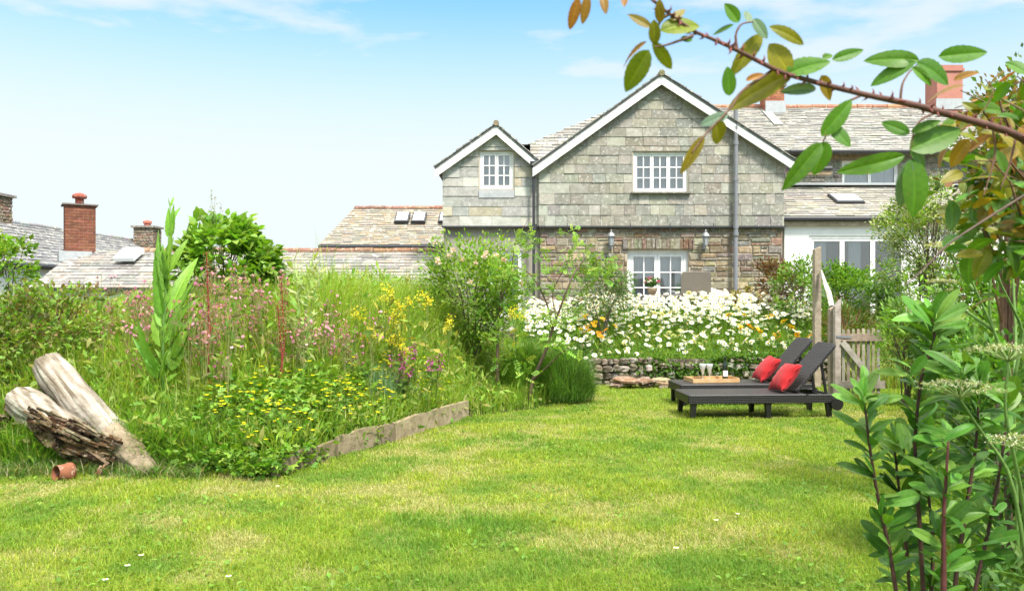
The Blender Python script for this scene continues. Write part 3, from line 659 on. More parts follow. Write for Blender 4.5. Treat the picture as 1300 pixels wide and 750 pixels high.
for (cx, cy, zb, zt, hx) in ((-15.55, 33.6, 2.9, 1.5+.085*33.6, .42), (-16.4, 25.0, 3.2, 1.5+.125*25, .35)):
    s = FS(); s.box((cx, cy, (zb+zt)/2), (hx-.03, hx-.03, (zt-zb)/2), (.3, .27, .2))
    for (O, ux) in (((cx-hx, cy-hx+.03, zb), (1, 0, 0)), ((cx+hx-.03, cy-hx, zb), (0, 1, 0))): rubble(s, O, ux, (0, 0, 1), 2*hx, zt-zb, [], STC, (.08, .14), (.12, .3))
    ch = s.build('stone_chimney', M['stone'], far)
    s = FS(); s.box((cx, cy, zt+.04), (hx+.07, hx+.07, .04), (.25, .23, .21)); s.build('chimney_cap', M['stone'], ch, origin=fb)
    if cy > 30:
        s = FS(); s.lathe([(.14, 0), (.13, .12), (.18, .14), (.17, .22), (.08, .27)], (cx, cy, zt+.08), (.48, .15, .11), 12); s.build('chimney_pot', M['terracotta'], ch, origin=fb)

# roof with skylights behind the low cottage
mb_ = np.array([-3.8, 26, .0]); mid = thing('skylight_house', 'house with tan slate roof and black framed skylights beside the slate hung gable', 'house', mb_)
class MS(Soup):
    def build(s, name, mats, parent=None, **k):
        if parent is mid: k['origin'] = mb_
        return Soup.build(s, name, mats, parent, **k)
ye, ze, yr, zr = 24.0, 1.5+.064*24, 26.2, 1.5+.110*26.2; xl = P(405, 0, ye)[0]; xt = P(450, 0, yr)[0]; xR = -1.2
v_ = nrm([0, yr-ye, zr-ze]); L = math.hypot(yr-ye, zr-ze)
TN = [(.29, .26, .20), (.26, .235, .19), (.32, .28, .215), (.23, .215, .18), (.31, .25, .165)]
hipm = [(0, 0), (xR-xl, 0), (xR-xl, L), (xt-xl, L)]
s = MS(); slates(s, (xl, ye, ze), (1, 0, 0), v_, hipm, [], .13, (.2, .38), lambda u, v: jcol(TN, 1, .12, .04)[0]); s.build('roof_slates', M['roof_slate'], mid)
s = MS(); s.prism([(xl, ye, ze-.01), (xR, ye, ze-.01), (xR, yr, zr-.01), (xt, yr, zr-.01)], (0, .02, -.06), (.1, .1, .1)); s.prism([(xt, yr, zr-.01), (xR, yr, zr-.01), (xR, yr+2.2, ze), (xl, yr+2.2, ze)], (0, -.02, -.06), (.1, .1, .1)); s.build('roof', M['roof_slate'], mid)
s = MS(); ridge(s, (xt, yr, zr+.01), (xR, yr, zr+.01), .09, .45, ((.32, .17, .11), (.28, .15, .10))); s.build('ridge_tiles', M['terracotta'], mid)
s = MS(); s.box(((xl+xR)/2, 26.2, 1.2), ((xR-xl)/2-.1, 2.0, 1.75), (.3, .3, .3)); s.build('wall', M['render_wall'], mid)
s = MS(); s.tube([(xl, ye-.05, ze-.05), (xR, ye-.05, ze-.05)], .055, (.04, .04, .04), 8); s.build('gutter', M['dark_trim'], mid)
skg = plain('skylight_glass', (.6, .64, .66), .1, 0, .7); nn_ = np.cross([1, 0, 0], v_); Rm = np.stack([[1, 0, 0], v_, nn_], 1)
for px in (512, 533, 567):
    c = P(px, 277, 25.6); u = (c[1]-ye)*0; c = np.array([c[0], 25.45, ze+(25.45-ye)*(zr-ze)/(yr-ye)])+nn_*.09
    s = MS(); s.box(c, (.225, .34, .05), (.05, .05, .05), 0, Rm); sk = s.build('skylight', M['dark_trim'], mid)
    s = MS()
    for dx in (-.095, .095): s.box(c+nn_*.056+np.array([dx, 0, 0]), (.08, .29, .012), (.6, .6, .6), 0, Rm)
    s.build('pane', skg, sk, origin=mb_)
# ------------------------------------------------------------------ wall lanterns
def lantern(px, label):
    x = gx_(px); z = gz_(306); p = np.array([x, YG-.0, z]); t = thing('wall_lantern', label, 'lantern', p, 0, 'lanterns on the house wall'); t.scale = (.82, .82, .82)
    c = np.array([0, -.18, 0.])
    s = Soup(); s.box((0, -.01+.03, -.16), (.05, .03, .09), (.1, .1, .1)); s.tube([(0, 0, -.2), (0, -.1, -.25), (0, -.18, -.2), (0, -.18, -.14)], .014, (.1, .1, .1), 8); s.build('bracket', M['lantern'], t)
    s = Soup(); s.lathe([(.05, -.14), (.06, -.13), (.085, .1), (.085, .11)], c, (.6, .6, .6), 6); s.build('glass', M['frosted'], t)
    s = Soup(); s.lathe([(.12, .11), (.125, .13), (.09, .19), (.04, .24), (.02, .25), (.03, .28), (.005, .32)], c, (.1, .1, .1), 6)
    for k in range(6):
        a = k*math.pi/3; s.tube([(.062*math.cos(a), -.18+.062*math.sin(a), -.14), (.088*math.cos(a), -.18+.088*math.sin(a), .11)], .007, (.1, .1, .1), 5)
    s.build('cap', M['lantern'], t); return t
M['lantern'] = plain('lantern_metal', (.2, .21, .22), .5, .2, .4, 9, (.27, .28, .28)); M['frosted'] = plain('frosted_glass', (.3, .32, .33), .3, 0, .5)
lantern(775, 'grey wall lantern on the stone wall nearest the black downpipe'); lantern(894, 'grey wall lantern between the french window and the tall grey soil pipe')

# ------------------------------------------------------------------ loungers
def rattan():
    m, nt, b = newmat('dark_rattan'); b.inputs['Base Color'].default_value = (.030, .027, .030, 1); b.inputs['Roughness'].default_value = .42; spec(b, .5)
    tc = N(nt, 'ShaderNodeTexCoord')
    def wave(dirn, sc):
        w = N(nt, 'ShaderNodeTexWave', wave_type='BANDS', bands_direction=dirn); w.inputs['Scale'].default_value = sc; w.inputs['Distortion'].default_value = 1.2; w.inputs['Detail Scale'].default_value = 3
        nt.links.new(tc.outputs['Object'], w.inputs['Vector']); return w.outputs['Fac']
    a, c, d = wave('X', 15), wave('Z', 15), wave('Y', 15)
    mm = N(nt, 'ShaderNodeMath', operation='MULTIPLY'); nt.links.new(a, mm.inputs[0]); nt.links.new(c, mm.inputs[1])
    ma = N(nt, 'ShaderNodeMath', operation='ADD'); nt.links.new(mm.outputs[0], ma.inputs[0]); m2 = N(nt, 'ShaderNodeMath', operation='MULTIPLY'); nt.links.new(a, m2.inputs[0]); nt.links.new(d, m2.inputs[1]); nt.links.new(m2.outputs[0], ma.inputs[1])
    bump(nt, b, ma.outputs[0], .65, .005)
    col = mixc(nt, 'MIX', ma.outputs[0], (.007, .006, .007), (.032, .028, .030)); nt.links.new(col, b.inputs['Base Color']); return m
M['rattan'] = rattan(); M['dark_plastic'] = plain('dark_plastic', (.012, .011, .012), .45, 0, .4)
SZ = .29
def slab(s, x0, x1, y0, y1, z0, z1, r, col=(.03, .03, .03), n=4):
    """plate with rounded plan corners and a small edge round"""
    pts = []
    for (cx, cy, a0) in ((x1-r, y1-r, 0), (x0+r, y1-r, 90), (x0+r, y0+r, 180), (x1-r, y0+r, 270)):
        for k in range(n+1):
            a = math.radians(a0+90*k/n); pts.append((cx+r*math.cos(a), cy+r*math.sin(a)))
    p = np.array(pts); c = p.mean(0); m = len(p); e = .008; ins = c+(p-c)*(1-e*2/np.abs(p-c).max())
    V = np.concatenate([np.c_[p, np.full(m, z0)], np.c_[p, np.full(m, z1-e)], np.c_[ins, np.full(m, z1)]]); i = np.arange(m); j = (i+1) % m
    s.add(V, [np.array([i[::-1]]), np.array([i+2*m]), np.stack([i, j, j+m, i+m], 1), np.stack([i+m, j+m, j+2*m, i+2*m], 1)], col)
def lounger(loc, rz, label):
    """origin at the near foot corner on the grass, x along the length"""
    t = thing('sun_lounger', label, 'sun lounger', loc, rz, 'rattan sun loungers on the lawn')
    Lg, W, hx = 1.86, .64, 1.50
    s = Soup(); ap = .085
    s.box((Lg/2, .014, SZ-.012-ap/2), (Lg/2-.01, .014, ap/2), (.03, .03, .03)); s.box((Lg/2, W-.014, SZ-.012-ap/2), (Lg/2-.01, .014, ap/2), (.03, .03, .03))
    s.box((.016, W/2, SZ-.012-ap/2), (.014, W/2-.03, ap/2), (.03, .03, .03)); s.box((Lg-.016, W/2, SZ-.012-ap/2), (.014, W/2-.03, ap/2), (.03, .03, .03))
    s.build('frame', M['rattan'], t)
    s = Soup(); slab(s, 0, hx-.02, 0, W, SZ-.012, SZ+.008, .03); slab(s, hx-.02, Lg, 0, .07, SZ-.012, SZ+.004, .03); slab(s, hx-.02, Lg, W-.07, W, SZ-.012, SZ+.004, .03); s.build('seat', M['rattan'], t)
    a = math.radians(49); bl = .79; R = np.array([[math.cos(a), 0, -math.sin(a)], [0, 1, 0], [math.sin(a), 0, math.cos(a)]])
    b = Soup(); slab(b, 0, bl, .075, W-.075, -.018, .02, .05); 
    for v in b.V: v[:] = v@R.T+np.array([hx-.14, 0, SZ+.012])
    b.build('backrest', M['rattan'], t)
    s = Soup(); e = np.array([hx-.14, 0, SZ])+R@np.array([.52, 0, -.03])
    for y in (.16, W-.16): s.bar((e[0], y, e[2]), (Lg-.07, y, SZ-.03), .03, .02, (.02, .02, .02), 0, (0, 1, 0))
    s.bar((Lg-.09, .14, SZ-.03), (Lg-.09, W-.14, SZ-.03), .03, .02, (.02, .02, .02)); s.build('back_support', M['dark_plastic'], t)
    for (x, tilt) in ((.075, -.012), (1.0, 0), (Lg-.10, .012)):
        for y in (.05, W-.05):
            g = Soup(); a0, a1 = .036, .024; zt = SZ-.10
            V = [(x+sx*a0, y+sy*a0, zt+.01) for sx, sy in ((-1, -1), (1, -1), (1, 1), (-1, 1))]+[(x+tilt+sx*a1, y+sy*a1, 0) for sx, sy in ((-1, -1), (1, -1), (1, 1), (-1, 1))]
            i = np.arange(4); j = (i+1) % 4; g.add(V, [np.array([i, i[::-1]+4]), np.stack([j, i, i+4, j+4], 1)], (.03, .03, .03)); g.build('leg', M['dark_plastic'], t)
    for y in (-.012, W+.012):
        g = Soup(); g.tube([(Lg-.02, y-.018, SZ-.115), (Lg-.02, y+.018, SZ-.115)], [.075, .075], (.03, .03, .03), 20); g.tube([(Lg-.02, y-.022, SZ-.115), (Lg-.02, y+.022, SZ-.115)], [.03, .03], (.03, .03, .03), 12); g.build('wheel', M['dark_plastic'], t)
    return t
TH = math.radians(4.)
L1 = lounger((2.13, 9.5, 0), TH, 'dark brown rattan sun lounger nearest the lawn with an empty foot end')
L2 = lounger((2.27, 10.62, 0), TH, 'dark brown rattan sun lounger behind the other, carrying the wooden tray')
def red_cloth():
    m, nt, b = newmat('red_cloth'); f = noise_fac(nt, 7, 5, .6, .3, .7); nt.links.new(mixc(nt, 'MIX', f, (.37, .018, .022), (.30, .013, .016)), b.inputs['Base Color']); b.inputs['Roughness'].default_value = .9; spec(b, .15)
    b.inputs['Sheen Weight'].default_value = .1; f2 = noise_fac(nt, 260, 2, .5, .3, .7); bump(nt, b, f2, .3, .002); return m
M['red'] = red_cloth()
def cushion(loc, rz, tilt, roll, label):
    t = Soup(); n = 22; u = np.linspace(-1, 1, n); A, B = np.meshgrid(u, u); w = .21
    pin = lambda a, b: a*(1-.10*(1-np.abs(b)**2)*np.abs(a)**3)
    X_ = pin(A, B)*w; Y_ = pin(B, A)*w; th = .088*((1-np.abs(A)**2.4)*(1-np.abs(B)**2.4))**.5; th = th*(1+.12*(fnoise(A*1.3+loc[0], B*1.3, 1.5)-.5))
    crease = .011*np.sin((A*B)*14+A*5)*np.exp(-3*(1-np.maximum(abs(A), abs(B))))
    V = np.concatenate([np.stack([X_, Y_, th+crease], -1).reshape(-1, 3), np.stack([X_, Y_, -th], -1).reshape(-1, 3)])
    i, j = np.meshgrid(np.arange(n-1), np.arange(n-1)); a_ = (j*n+i).ravel(); q = np.stack([a_, a_+1, a_+n+1, a_+n], 1)
    t.add(V, [np.concatenate([q, q[:, ::-1]+n*n])], (.5, .03, .03)); me = t.build('cushion', M['red'], None, True)
    me.rotation_euler = (Matrix.Rotation(rz, 3, 'Z') @ Matrix.Rotation(-tilt, 3, 'Y') @ Matrix.Rotation(roll, 3, 'Z')).to_euler(); me.location = loc
    return tag(me, label, 'cushion', 'red scatter cushions')
def onl(L, x, y, z): c, s_ = math.cos(TH), math.sin(TH); l = L.location; return (l[0]+c*x-s_*y, l[1]+s_*x+c*y, z)
cushion(onl(L1, 1.32, .30, SZ+.185), TH, math.radians(52), .06, 'plump red cushion leaning on the backrest of the lounger nearest the lawn')
cushion(onl(L2, 1.32, .33, SZ+.185), TH, math.radians(50), -.08, 'plump red cushion leaning on the backrest of the lounger with the tray')
# tray, glasses, bottle
wood = attr_mat('tray_wood', .5, .4, 5, (.8, .72, .62), None, bstr=.1)
tp = onl(L2, .55, .38, SZ+.009); t = thing('wooden_tray', 'pale wooden serving tray on the lounger holding two glasses', 'tray', tp, TH+.06)
s = Soup(); s.box((0, 0, .008), (.33, .19, .008), (.52, .34, .17)); s.build('tray_base', wood, t)
s = Soup()
for (c, h) in (((0, -.185, .028), (.335, .008, .026)), ((0, .185, .028), (.335, .008, .026)), ((-.327, 0, .03), (.008, .176, .03)), ((.327, 0, .03), (.008, .176, .03))): s.box(c, h, (.55, .37, .19))
s.build('rim', wood, t)
def glass(x, y, label):
    t = thing('champagne_glass', label, 'glass', onl(L2, x, y, SZ+.026), 0, 'champagne glasses on the tray')
    s = Soup(); s.lathe([(.034, 0), (.034, .004), (.007, .01), (.0045, .03), (.0045, .055), (.007, .062)], (0, 0, 0), (.8, .8, .8), 16); s.build('stem', M['frost_glass'], t, True)
    s = Soup(); s.lathe([(.007, .062), (.013, .085), (.027, .14), (.046, .19), (.050, .225), (.0475, .225), (.043, .19), (.024, .14), (.010, .09)], (0, 0, 0), (.8, .8, .8), 20); s.build('bowl', M['frost_glass'], t, True)
M['frost_glass'] = plain('frosted_bowl', (.74, .78, .75), .15, 0, .6); nt = M['frost_glass'].node_tree; nt.nodes['Principled BSDF'].inputs['Transmission Weight'].default_value = .55
glass(.44, .42, 'wide bowled champagne glass farther from the bottle on the tray'); glass(.53, .40, 'wide bowled champagne glass nearer to the bottle on the tray')
t = thing('wine_bottle', 'dark green bottle with small white label at the cushion end of the tray', 'bottle', onl(L2, .76, .42, SZ+.026))
s = Soup(); s.lathe([(.036, 0), (.038, .01), (.038, .19), (.034, .215), (.016, .25), (.0145, .31), (.016, .312), (.016, .325)], (0, 0, 0), (.02, .03, .02), 18); s.build('bottle_body', plain('bottle_glass', (.012, .02, .012), .12, 0, .6), t, True)
s = Soup(); a = np.linspace(-2.6, -.5, 12); V = np.concatenate([np.c_[.0395*np.cos(a), .0395*np.sin(a), np.full(12, .05)], np.c_[.0395*np.cos(a), .0395*np.sin(a), np.full(12, .13)]]); i = np.arange(11)
s.add(V, [np.stack([i, i+1, i+13, i+12], 1)], (.8, .8, .8)); s.build('paper_label', M['white_paint'], t)

# ------------------------------------------------------------------ gate, posts
GW = [(.36, .32, .24), (.40, .36, .28), (.31, .275, .21), (.44, .40, .32)]
GY = 11.75; q = lambda px: (px-650)/1000*GY; z_ = lambda py: 1.5-(py-375)/1000*GY
def post(px, w, y0p, y1p, Yd, label, slant=0., group=None):
    s = Soup(); x = (px-650)/1000*Yd; zt = 1.5-(y0p-375)/1000*Yd; zb = float(hgt(x, Yd))-.1; n = 5
    c = jcol(GW, 1)[0]; h = w/2
    V = [(-h, -h, 0), (h, -h, 0), (h, h, 0), (-h, h, 0), (-h, -h, zt-zb-.05), (h, -h, zt-zb+slant), (h, h, zt-zb+slant), (-h, h, zt-zb-.05)]
    i = np.arange(4); j = (i+1) % 4; s.add(V, [np.array([i[::-1], i+4]), np.stack([i, j, j+4, i+4], 1)], c)
    o = s.build('gate_post', M['timber']); o.location = (x, Yd, zb); return tag(o, label, 'post', group)
post(1056.5, .10, 388, 500, 11.9, 'flat topped grey gate post standing behind the slanted one'); post(1062.5, .085, 385, 500, 11.76, 'grey gate post with slanted top at the hinge side of the gate', .06)
post(1037, .105, 313, 430, 12.9, 'tall pale timber post standing alone among the shrubs')
g = thing('garden_gate', 'weathered grey picket garden gate with a broken diagonal brace', 'gate', (q(1068), GY, 0))
for k in range(8):
    x = .035+k*.0745; s = Soup(); h = z_(417)+U(-.012, .012); w = .021
    s.prism([(x-w, 0, .04), (x+w, 0, .04), (x+w, 0, h-.02), (x+.4*w, 0, h), (x-.4*w, 0, h), (x-w, 0, h-.02)], (0, .018, 0), jcol(GW, 1, .15)[0]); s.build('picket', M['timber'], g)
for zz in (z_(428), z_(488)):
    s = Soup(); s.box((.31, -.016, zz), (.33, .014, .055), jcol(GW, 1)[0], 0, None, .003); s.build('rail', M['timber'], g)
s = Soup(); s.bar((.0, -.045, z_(434)), (.38, -.045, z_(474)), .085, .02, (.42, .39, .34), 0, (0, 1, 0)); s.build('brace', M['timber'], g)
s = Soup(); s.bar((-.09, -.038, z_(427)), (.14, -.034, z_(428)), .035, .006, (.2, .19, .18), 0, (0, 1, 0)); s.build('hinge', M['pipe_grey'], g)
pts = [P(1042, 343, 12.8), P(1047, 360, 12.7), P(1052, 372, 12.5), P(1056, 390, 12.1)]
s = Soup(); s.tube(pts, [.025, .035, .04, .04], (.5, .47, .42), 6, bump=.15); tag(s.build('pole', M['timber'], origin=pts[0]), 'pale bare pole leaning between the tall post and the gate post', 'pole')

# ------------------------------------------------------------------ retaining wall, flat stones, timbers
s = Soup(); wlp = [(1.30, 13.15), (2.4, 13.28), (3.6, 13.30), (5.3, 13.22)]
RW = [(.15, .12, .085), (.18, .145, .105), (.12, .10, .075), (.20, .17, .13), (.14, .12, .09), (.17, .14, .10), (.36, .34, .29)]
def rock(s, c, r, col):
    """irregular stone: a jittered, flattened ball"""
    nu, nv = 9, 5; V = [(0, 0, -1)]
    for j in range(1, nv):
        ph = -math.pi/2+math.pi*j/nv
        for i in range(nu): th = 2*math.pi*(i+.5*(j % 2))/nu; V.append((math.cos(ph)*math.cos(th), math.cos(ph)*math.sin(th), math.sin(ph)))
    V.append((0, 0, 1)); V = np.array(V); V = np.sign(V)*np.abs(V)**.75; V *= U(.82, 1.14, (len(V), 1)); V = V*np.asarray(r); an = U(-.35, .35); c_, s_ = math.cos(an), math.sin(an); V = V@np.array([[c_, 0, s_], [0, 1, 0], [-s_, 0, c_]]).T
    k = lambda j, i: 1+(j-1)*nu+i % nu; tr = [(0, k(1, i+1), k(1, i)) for i in range(nu)]+[(len(V)-1, k(nv-1, i), k(nv-1, i+1)) for i in range(nu)]; q = [(k(j, i), k(j, i+1), k(j+1, i+1), k(j+1, i)) for j in range(1, nv-1) for i in range(nu)]
    s.add(V+np.asarray(c), [np.array(tr), np.array(q)], col)
for (a, b) in zip(wlp[:-1], wlp[1:]):
    a = np.array([*a, .0]); b = np.array([*b, .0]); ux = nrm(b-a); n_ = np.cross(ux, (0, 0, 1)); D = np.linalg.norm(b-a); s.prism([a+(0, 0, -.05), b+(0, 0, -.05), b+(0, 0, .42), a+(0, 0, .42)], -n_*.25, (.13, .105, .075)); z = .03
    while z < .42:
        u = U(0, .1); rh = U(.035, .085)
        while u < D:
            w = U(.06, .2); rock(s, a+ux*(u+w/2)+n_*U(-.01, .04)+np.array([0, 0, z+U(-.015, .015)]), (w*.56, U(.06, .11), rh*U(.8, 1.2)), jcol(RW, 1, .25, .07)[0]); u += w
        z += rh*1.75
tag(s.build('retaining_wall', M['stone']), 'low rubble retaining wall holding up the bank of daisies', 'wall')
FL = ['thin orange brown stone slab', 'curled rusty brown stone slab', 'cracked tan stone slab', 'broad grey brown stone slab', 'small reddish stone slab', 'tilted sandy stone slab', 'narrow brown stone slab', 'flat dull red stone slab', 'stubby brown stone slab', 'long ochre stone slab', 'pointed tan stone slab']
PL = ['at the bush end of the pile', 'beside the wall foot', 'lying on another slab', 'near the middle of the pile', 'under a larger slab', 'leaning on the pile', 'at the front of the pile', 'on top of the pile', 'half buried in grass', 'at the lounger end of the pile', 'behind the front slabs']
for k in range(11):
    px = 782+k*6.9+U(-2, 2); Yd = 12.75+U(-.12, .2); x = (px-650)/1000*Yd; r = U(.12, .22); n = 7; a = np.arange(n)/n*6.283+U(-.2, .2, n); s = Soup()
    pl = np.c_[r*U(.7, 1.15, n)*np.cos(a)*1.3, r*U(.6, 1., n)*np.sin(a), np.zeros(n)]; s.prism(pl[::-1], (0, 0, .035), jcol([(.27, .15, .085), (.32, .22, .13), (.24, .16, .11), (.35, .27, .18)], 1)[0])
    o = s.build('stone_slab', M['stone']); o.location = (x, Yd, .03+.035*(k % 3)+U(0, .02)); o.rotation_euler = (U(-.25, .05), U(-.2, .2), U(0, 3)); tag(o, FL[k]+' '+PL[k], 'stone slab', 'flat stones by the wall')
def board(a, b, h, th, col, label, pa=-.03):
    a = np.array(a, float); b = np.array(b, float); ux = nrm(np.r_[b-a, 0]); D = np.linalg.norm(b-a); s = Soup(); n = 8; t = np.linspace(0, D, n)
    top = h+U(-.012, .012, n); top[0] -= .01
    V = []
    for k in range(n): V += [(t[k], 0, pa), (t[k], 0, top[k]), (t[k], th, top[k]), (t[k], th, pa)]
    V = np.array(V)+U(-.003, .003, (len(V), 3)); q = []
    for k in range(n-1):
        for m in range(4): q.append((k*4+m, k*4+(m+1) % 4, k*4+4+(m+1) % 4, k*4+4+m))
    q += [(3, 2, 1, 0), tuple(len(V)-4+np.arange(4))]; s.add(V, [np.array(q)[:, ::-1]], col)
    o = s.build('edging_board', M['timber']); o.location = (a[0], a[1], 0); o.rotation_euler = (0, U(-.02, .02), math.atan2(ux[1], ux[0])); return tag(o, label, 'edging board', 'timber boards edging the bed')
TB = (.30, .24, .155)
board((-1.93, 6.44), (-1.63, 7.26), .15, .045, (.24, .19, .12), 'half overgrown timber edging board under the yellow flowers')
board((-1.61, 7.30), (-1.345, 7.86), .20, .05, TB, 'timber edging board in the middle of the row')
board((-1.335, 7.88), (-1.22, 8.10), .185, .06, (.24, .19, .13), 'short dark timber edging piece between two long boards')
board((-1.20, 8.12), (-.53, 9.66), .20, .05, (.34, .275, .18), 'long pale timber edging board at the bush end')

# ------------------------------------------------------------------ driftwood log, terracotta pipe
def woody(pts, rad, seed, sides=56, rings=70, amp=.12, frq=(2.2, 14.)):
    pts = np.array(pts, float); t = np.linspace(0, 1, len(pts)); T = np.linspace(0, 1, rings); C = np.stack([np.interp(T, t, pts[:, k]) for k in range(3)], 1)
    for _ in range(3): C[1:-1] = (C[:-2]+2*C[1:-1]+C[2:])/4
    R_ = np.interp(T, np.linspace(0, 1, len(rad)), rad); tg = nrm(np.gradient(C, axis=0)); x = nrm(np.cross(tg, (.2, .9, .3))); y = np.cross(tg, x); V = []
    for k in range(rings):
        for j in range(sides):
            a = j/sides*2*math.pi; n1 = mnoise.noise(Vector((math.cos(a)*frq[0]+seed, math.sin(a)*frq[0], T[k]*2.5))); n2 = mnoise.noise(Vector((math.cos(a)*frq[1]*.5+seed, math.sin(a)*frq[1]*.5, T[k]*3.)))
            r = R_[k]*(1+amp*n1+amp*.6*n2); V.append(C[k]+r*(math.cos(a)*x[k]+math.sin(a)*y[k]))
    return np.array(V), rings, sides, C
def add_woody(s, W, col, jag=0.):
    V, n, m, C = W
    i = np.arange(n-1)[:, None]*m; j = np.arange(m); k = (j+1) % m; q = np.stack([i+j, i+k, i+m+k, i+m+j], -1).reshape(-1, 4)
    c = col if not callable(col) else np.array([col(V[f].mean(0)) for f in q])
    V2 = np.concatenate([V, [C[0], C[-1]]]); a = len(V)
    t0 = np.stack([k, j, np.full(m, a)], 1); t1 = np.stack([(n-1)*m+j, (n-1)*m+k, np.full(m, a+1)], 1); cc = c if not callable(col) else np.array([col(C[0])]*m); cd = cc if not callable(col) else np.array([col(C[-1])]*m)
    s.add(V2, [q, t0, t1], [c, cc, cd])
wmat = attr_mat('bleached_wood', .9, .15, 5, (.6, .55, .48), None, 10, .8, .02, .4, .68)
bark = attr_mat('rotten_wood', .95, .1, 12, (.35, .3, .25), (.45, .36, .25), 22, 1., .03)
lp = P(150, 570, 6.85); lg = thing('driftwood_log', 'bleached forked driftwood log with a rotten brown side lying in long grass', 'log', lp)
_ax = nrm(P(148, 566, 6.85)-P(60, 461, 7.3))
def WH(p):
    p = np.asarray(p); a = p@_ax; r = p-a*_ax; v = mnoise.noise(Vector((r[0]*34+a*1.2, r[2]*34, r[1]*34)))+.6*mnoise.noise(Vector((r[0]*9, r[2]*9, a*3.))); b_ = float(np.clip(.5+v*.75, 0, 1)); return np.array([.17, .135, .095])*(1-b_)+np.array([.54, .50, .43])*b_
s = Soup(); add_woody(s, woody([P(60, 461, 7.3), P(84, 490, 7.15), P(115, 528, 7.0), P(148, 566, 6.85)], [.125, .15, .135, .16, .15, .15], 3.1, amp=.24, frq=(1.3, 20)), WH); s.build('trunk', wmat, lg, True, origin=lp)
s = Soup(); add_woody(s, woody([P(140, 548, 6.85), P(160, 568, 6.78), P(178, 588, 6.70), P(192, 604, 6.62)], [.10, .125, .10, .085], 8.4, amp=.2), (.34, .27, .19)); s.build('fork', wmat, lg, True, origin=lp)
s = Soup(); add_woody(s, woody([P(16, 503, 7.05), P(22, 506, 7.02), P(40, 519, 6.98), P(75, 541, 6.9), P(110, 560, 6.82)], [.05, .12, .145, .15, .13], 5.7, amp=.22, frq=(1.5, 18)), WH); s.build('branch', wmat, lg, True, origin=lp)
s = Soup()
def bc(p): 
    v = mnoise.noise(Vector((p[0]*9, p[1]*3, p[2]*22))); return (.05, .032, .02) if v < -.12 else ((.20, .12, .06) if v < .2 else (.36, .26, .16))
add_woody(s, woody([P(42, 528, 6.86), P(62, 543, 6.80), P(95, 560, 6.74), P(130, 572, 6.70), P(150, 577, 6.7)], [.05, .12, .135, .11, .04], 1.3, amp=.45, frq=(2.5, 16)), bc)
for k in range(46):
    t = U(.05, .95); a = P(45+105*t, 530+44*t, 6.66)+np.array([U(-.05, .05), U(-.07, .03), U(-.10, .12)]); d = P(150, 577, 6.7)-P(42, 525, 6.8); d = nrm(d+rng.normal(size=3)*.12*np.linalg.norm(d)); l = U(.08, .3)
    s.bar(a-d*l/2, a+d*l/2, U(.015, .045), U(.008, .02), jcol([(.22, .13, .07), (.36, .26, .16), (.08, .05, .03), (.42, .33, .22)], 1)[0], 0, rdir(1)[0])
s.build('rotten_wood', bark, lg, origin=lp)
s = Soup(); add_woody(s, woody([P(-40, 537, 7.0), P(-15, 539, 6.95), P(6, 542, 6.9)], [.10, .11, .10], 2.2, rings=24), bc); tag(s.build('log', bark, None, False, origin=P(-5, 545, 6.9)), 'rotten brown log end poking in at the edge of the picture', 'log')
pp = P(90, 602, 6.45); t = thing('terracotta_pot', 'broken terracotta pot lying on its side in the grass by the log', 'pot', (pp[0], pp[1], .055), .5)
s = Soup(); a = np.arange(28)/28*6.283; pr = [(.078, 0), (.08, .0), (.08, .03), (.072, .035), (.062, .12), (.060, .125), (.058, .12), (.066, .03), (.068, 0.)]
s.lathe(pr, (0, 0, 0), (.24, .09, .045), 28, axis=(-.85, -.5, .12)); s.build('pot_body', M['terracotta'], t, True)
s = Soup(); V = []
for k in range(9):
    an = -1.2+k*.22
    for h in (0, .09): V.append((.15+.07*math.cos(an)*1.1+h*.35, .07*math.sin(an), -.03+h*.7+.012*math.sin(k*2.3)))
i = np.arange(8)*2; s.add(V, [np.stack([i, i+2, i+3, i+1], 1)], (.26, .12, .065)); o = s.build('shard', M['terracotta'], t); md = o.modifiers.new('thick', 'SOLIDIFY'); md.thickness = .012

# ------------------------------------------------------------------ patio furniture
PZ = .78
wk = plain('taupe_rattan', (.21, .18, .155), .7, 0, .3, 60, (.16, .135, .115), .5)
def chair(px, Yd, rz, label):
    x = (px-650)/1000*Yd; t = thing('patio_chair', label, 'chair', (x, Yd, PZ), rz, 'rattan chairs on the patio')
    s = Soup(); slab(s, -.29, .29, -.3, .28, .36, .44, .06); s.build('seat', wk, t)
    s = Soup(); b = Soup(); slab(b, -.29, .29, 0, .78, -.03, .03, .07); a = math.radians(80); R = np.array([[1, 0, 0], [0, math.cos(a), -math.sin(a)], [0, math.sin(a), math.cos(a)]])
    for v in b.V: v[:] = v@R.T+np.array([0, -.30, .42]); v[:, 1] = v[:, 1]*-1-.6+.02
    b.build('backrest', wk, t)
    for sx in (-1, 1):
        s = Soup(); s.box((sx*.30, 0, .62), (.035, .27, .02), (.2, .2, .2)); s.box((sx*.30, .22, .5), (.03, .03, .10), (.2, .2, .2)); s.build('armrest', wk, t)
    for sx in (-1, 1):
        for sy in (-.25, .23):
            s = Soup(); s.box((sx*.26, sy, .18), (.026, .026, .18), (.2, .2, .2)); s.build('leg', wk, t)
    return t
chair(881, 15.95, -.12, 'taupe rattan patio chair seen from behind beside the french window')
chair(905, 16.7, -1.1, 'taupe rattan patio chair turned side on near the soil pipe')
s = Soup(); xw, yw = (905-650)/1000*16.55, 16.55
n = 12; u = np.linspace(-1, 1, n); A, B = np.meshgrid(u, u); th = .07*((1-np.abs(A)**2.4)*(1-np.abs(B)**2.4))**.5
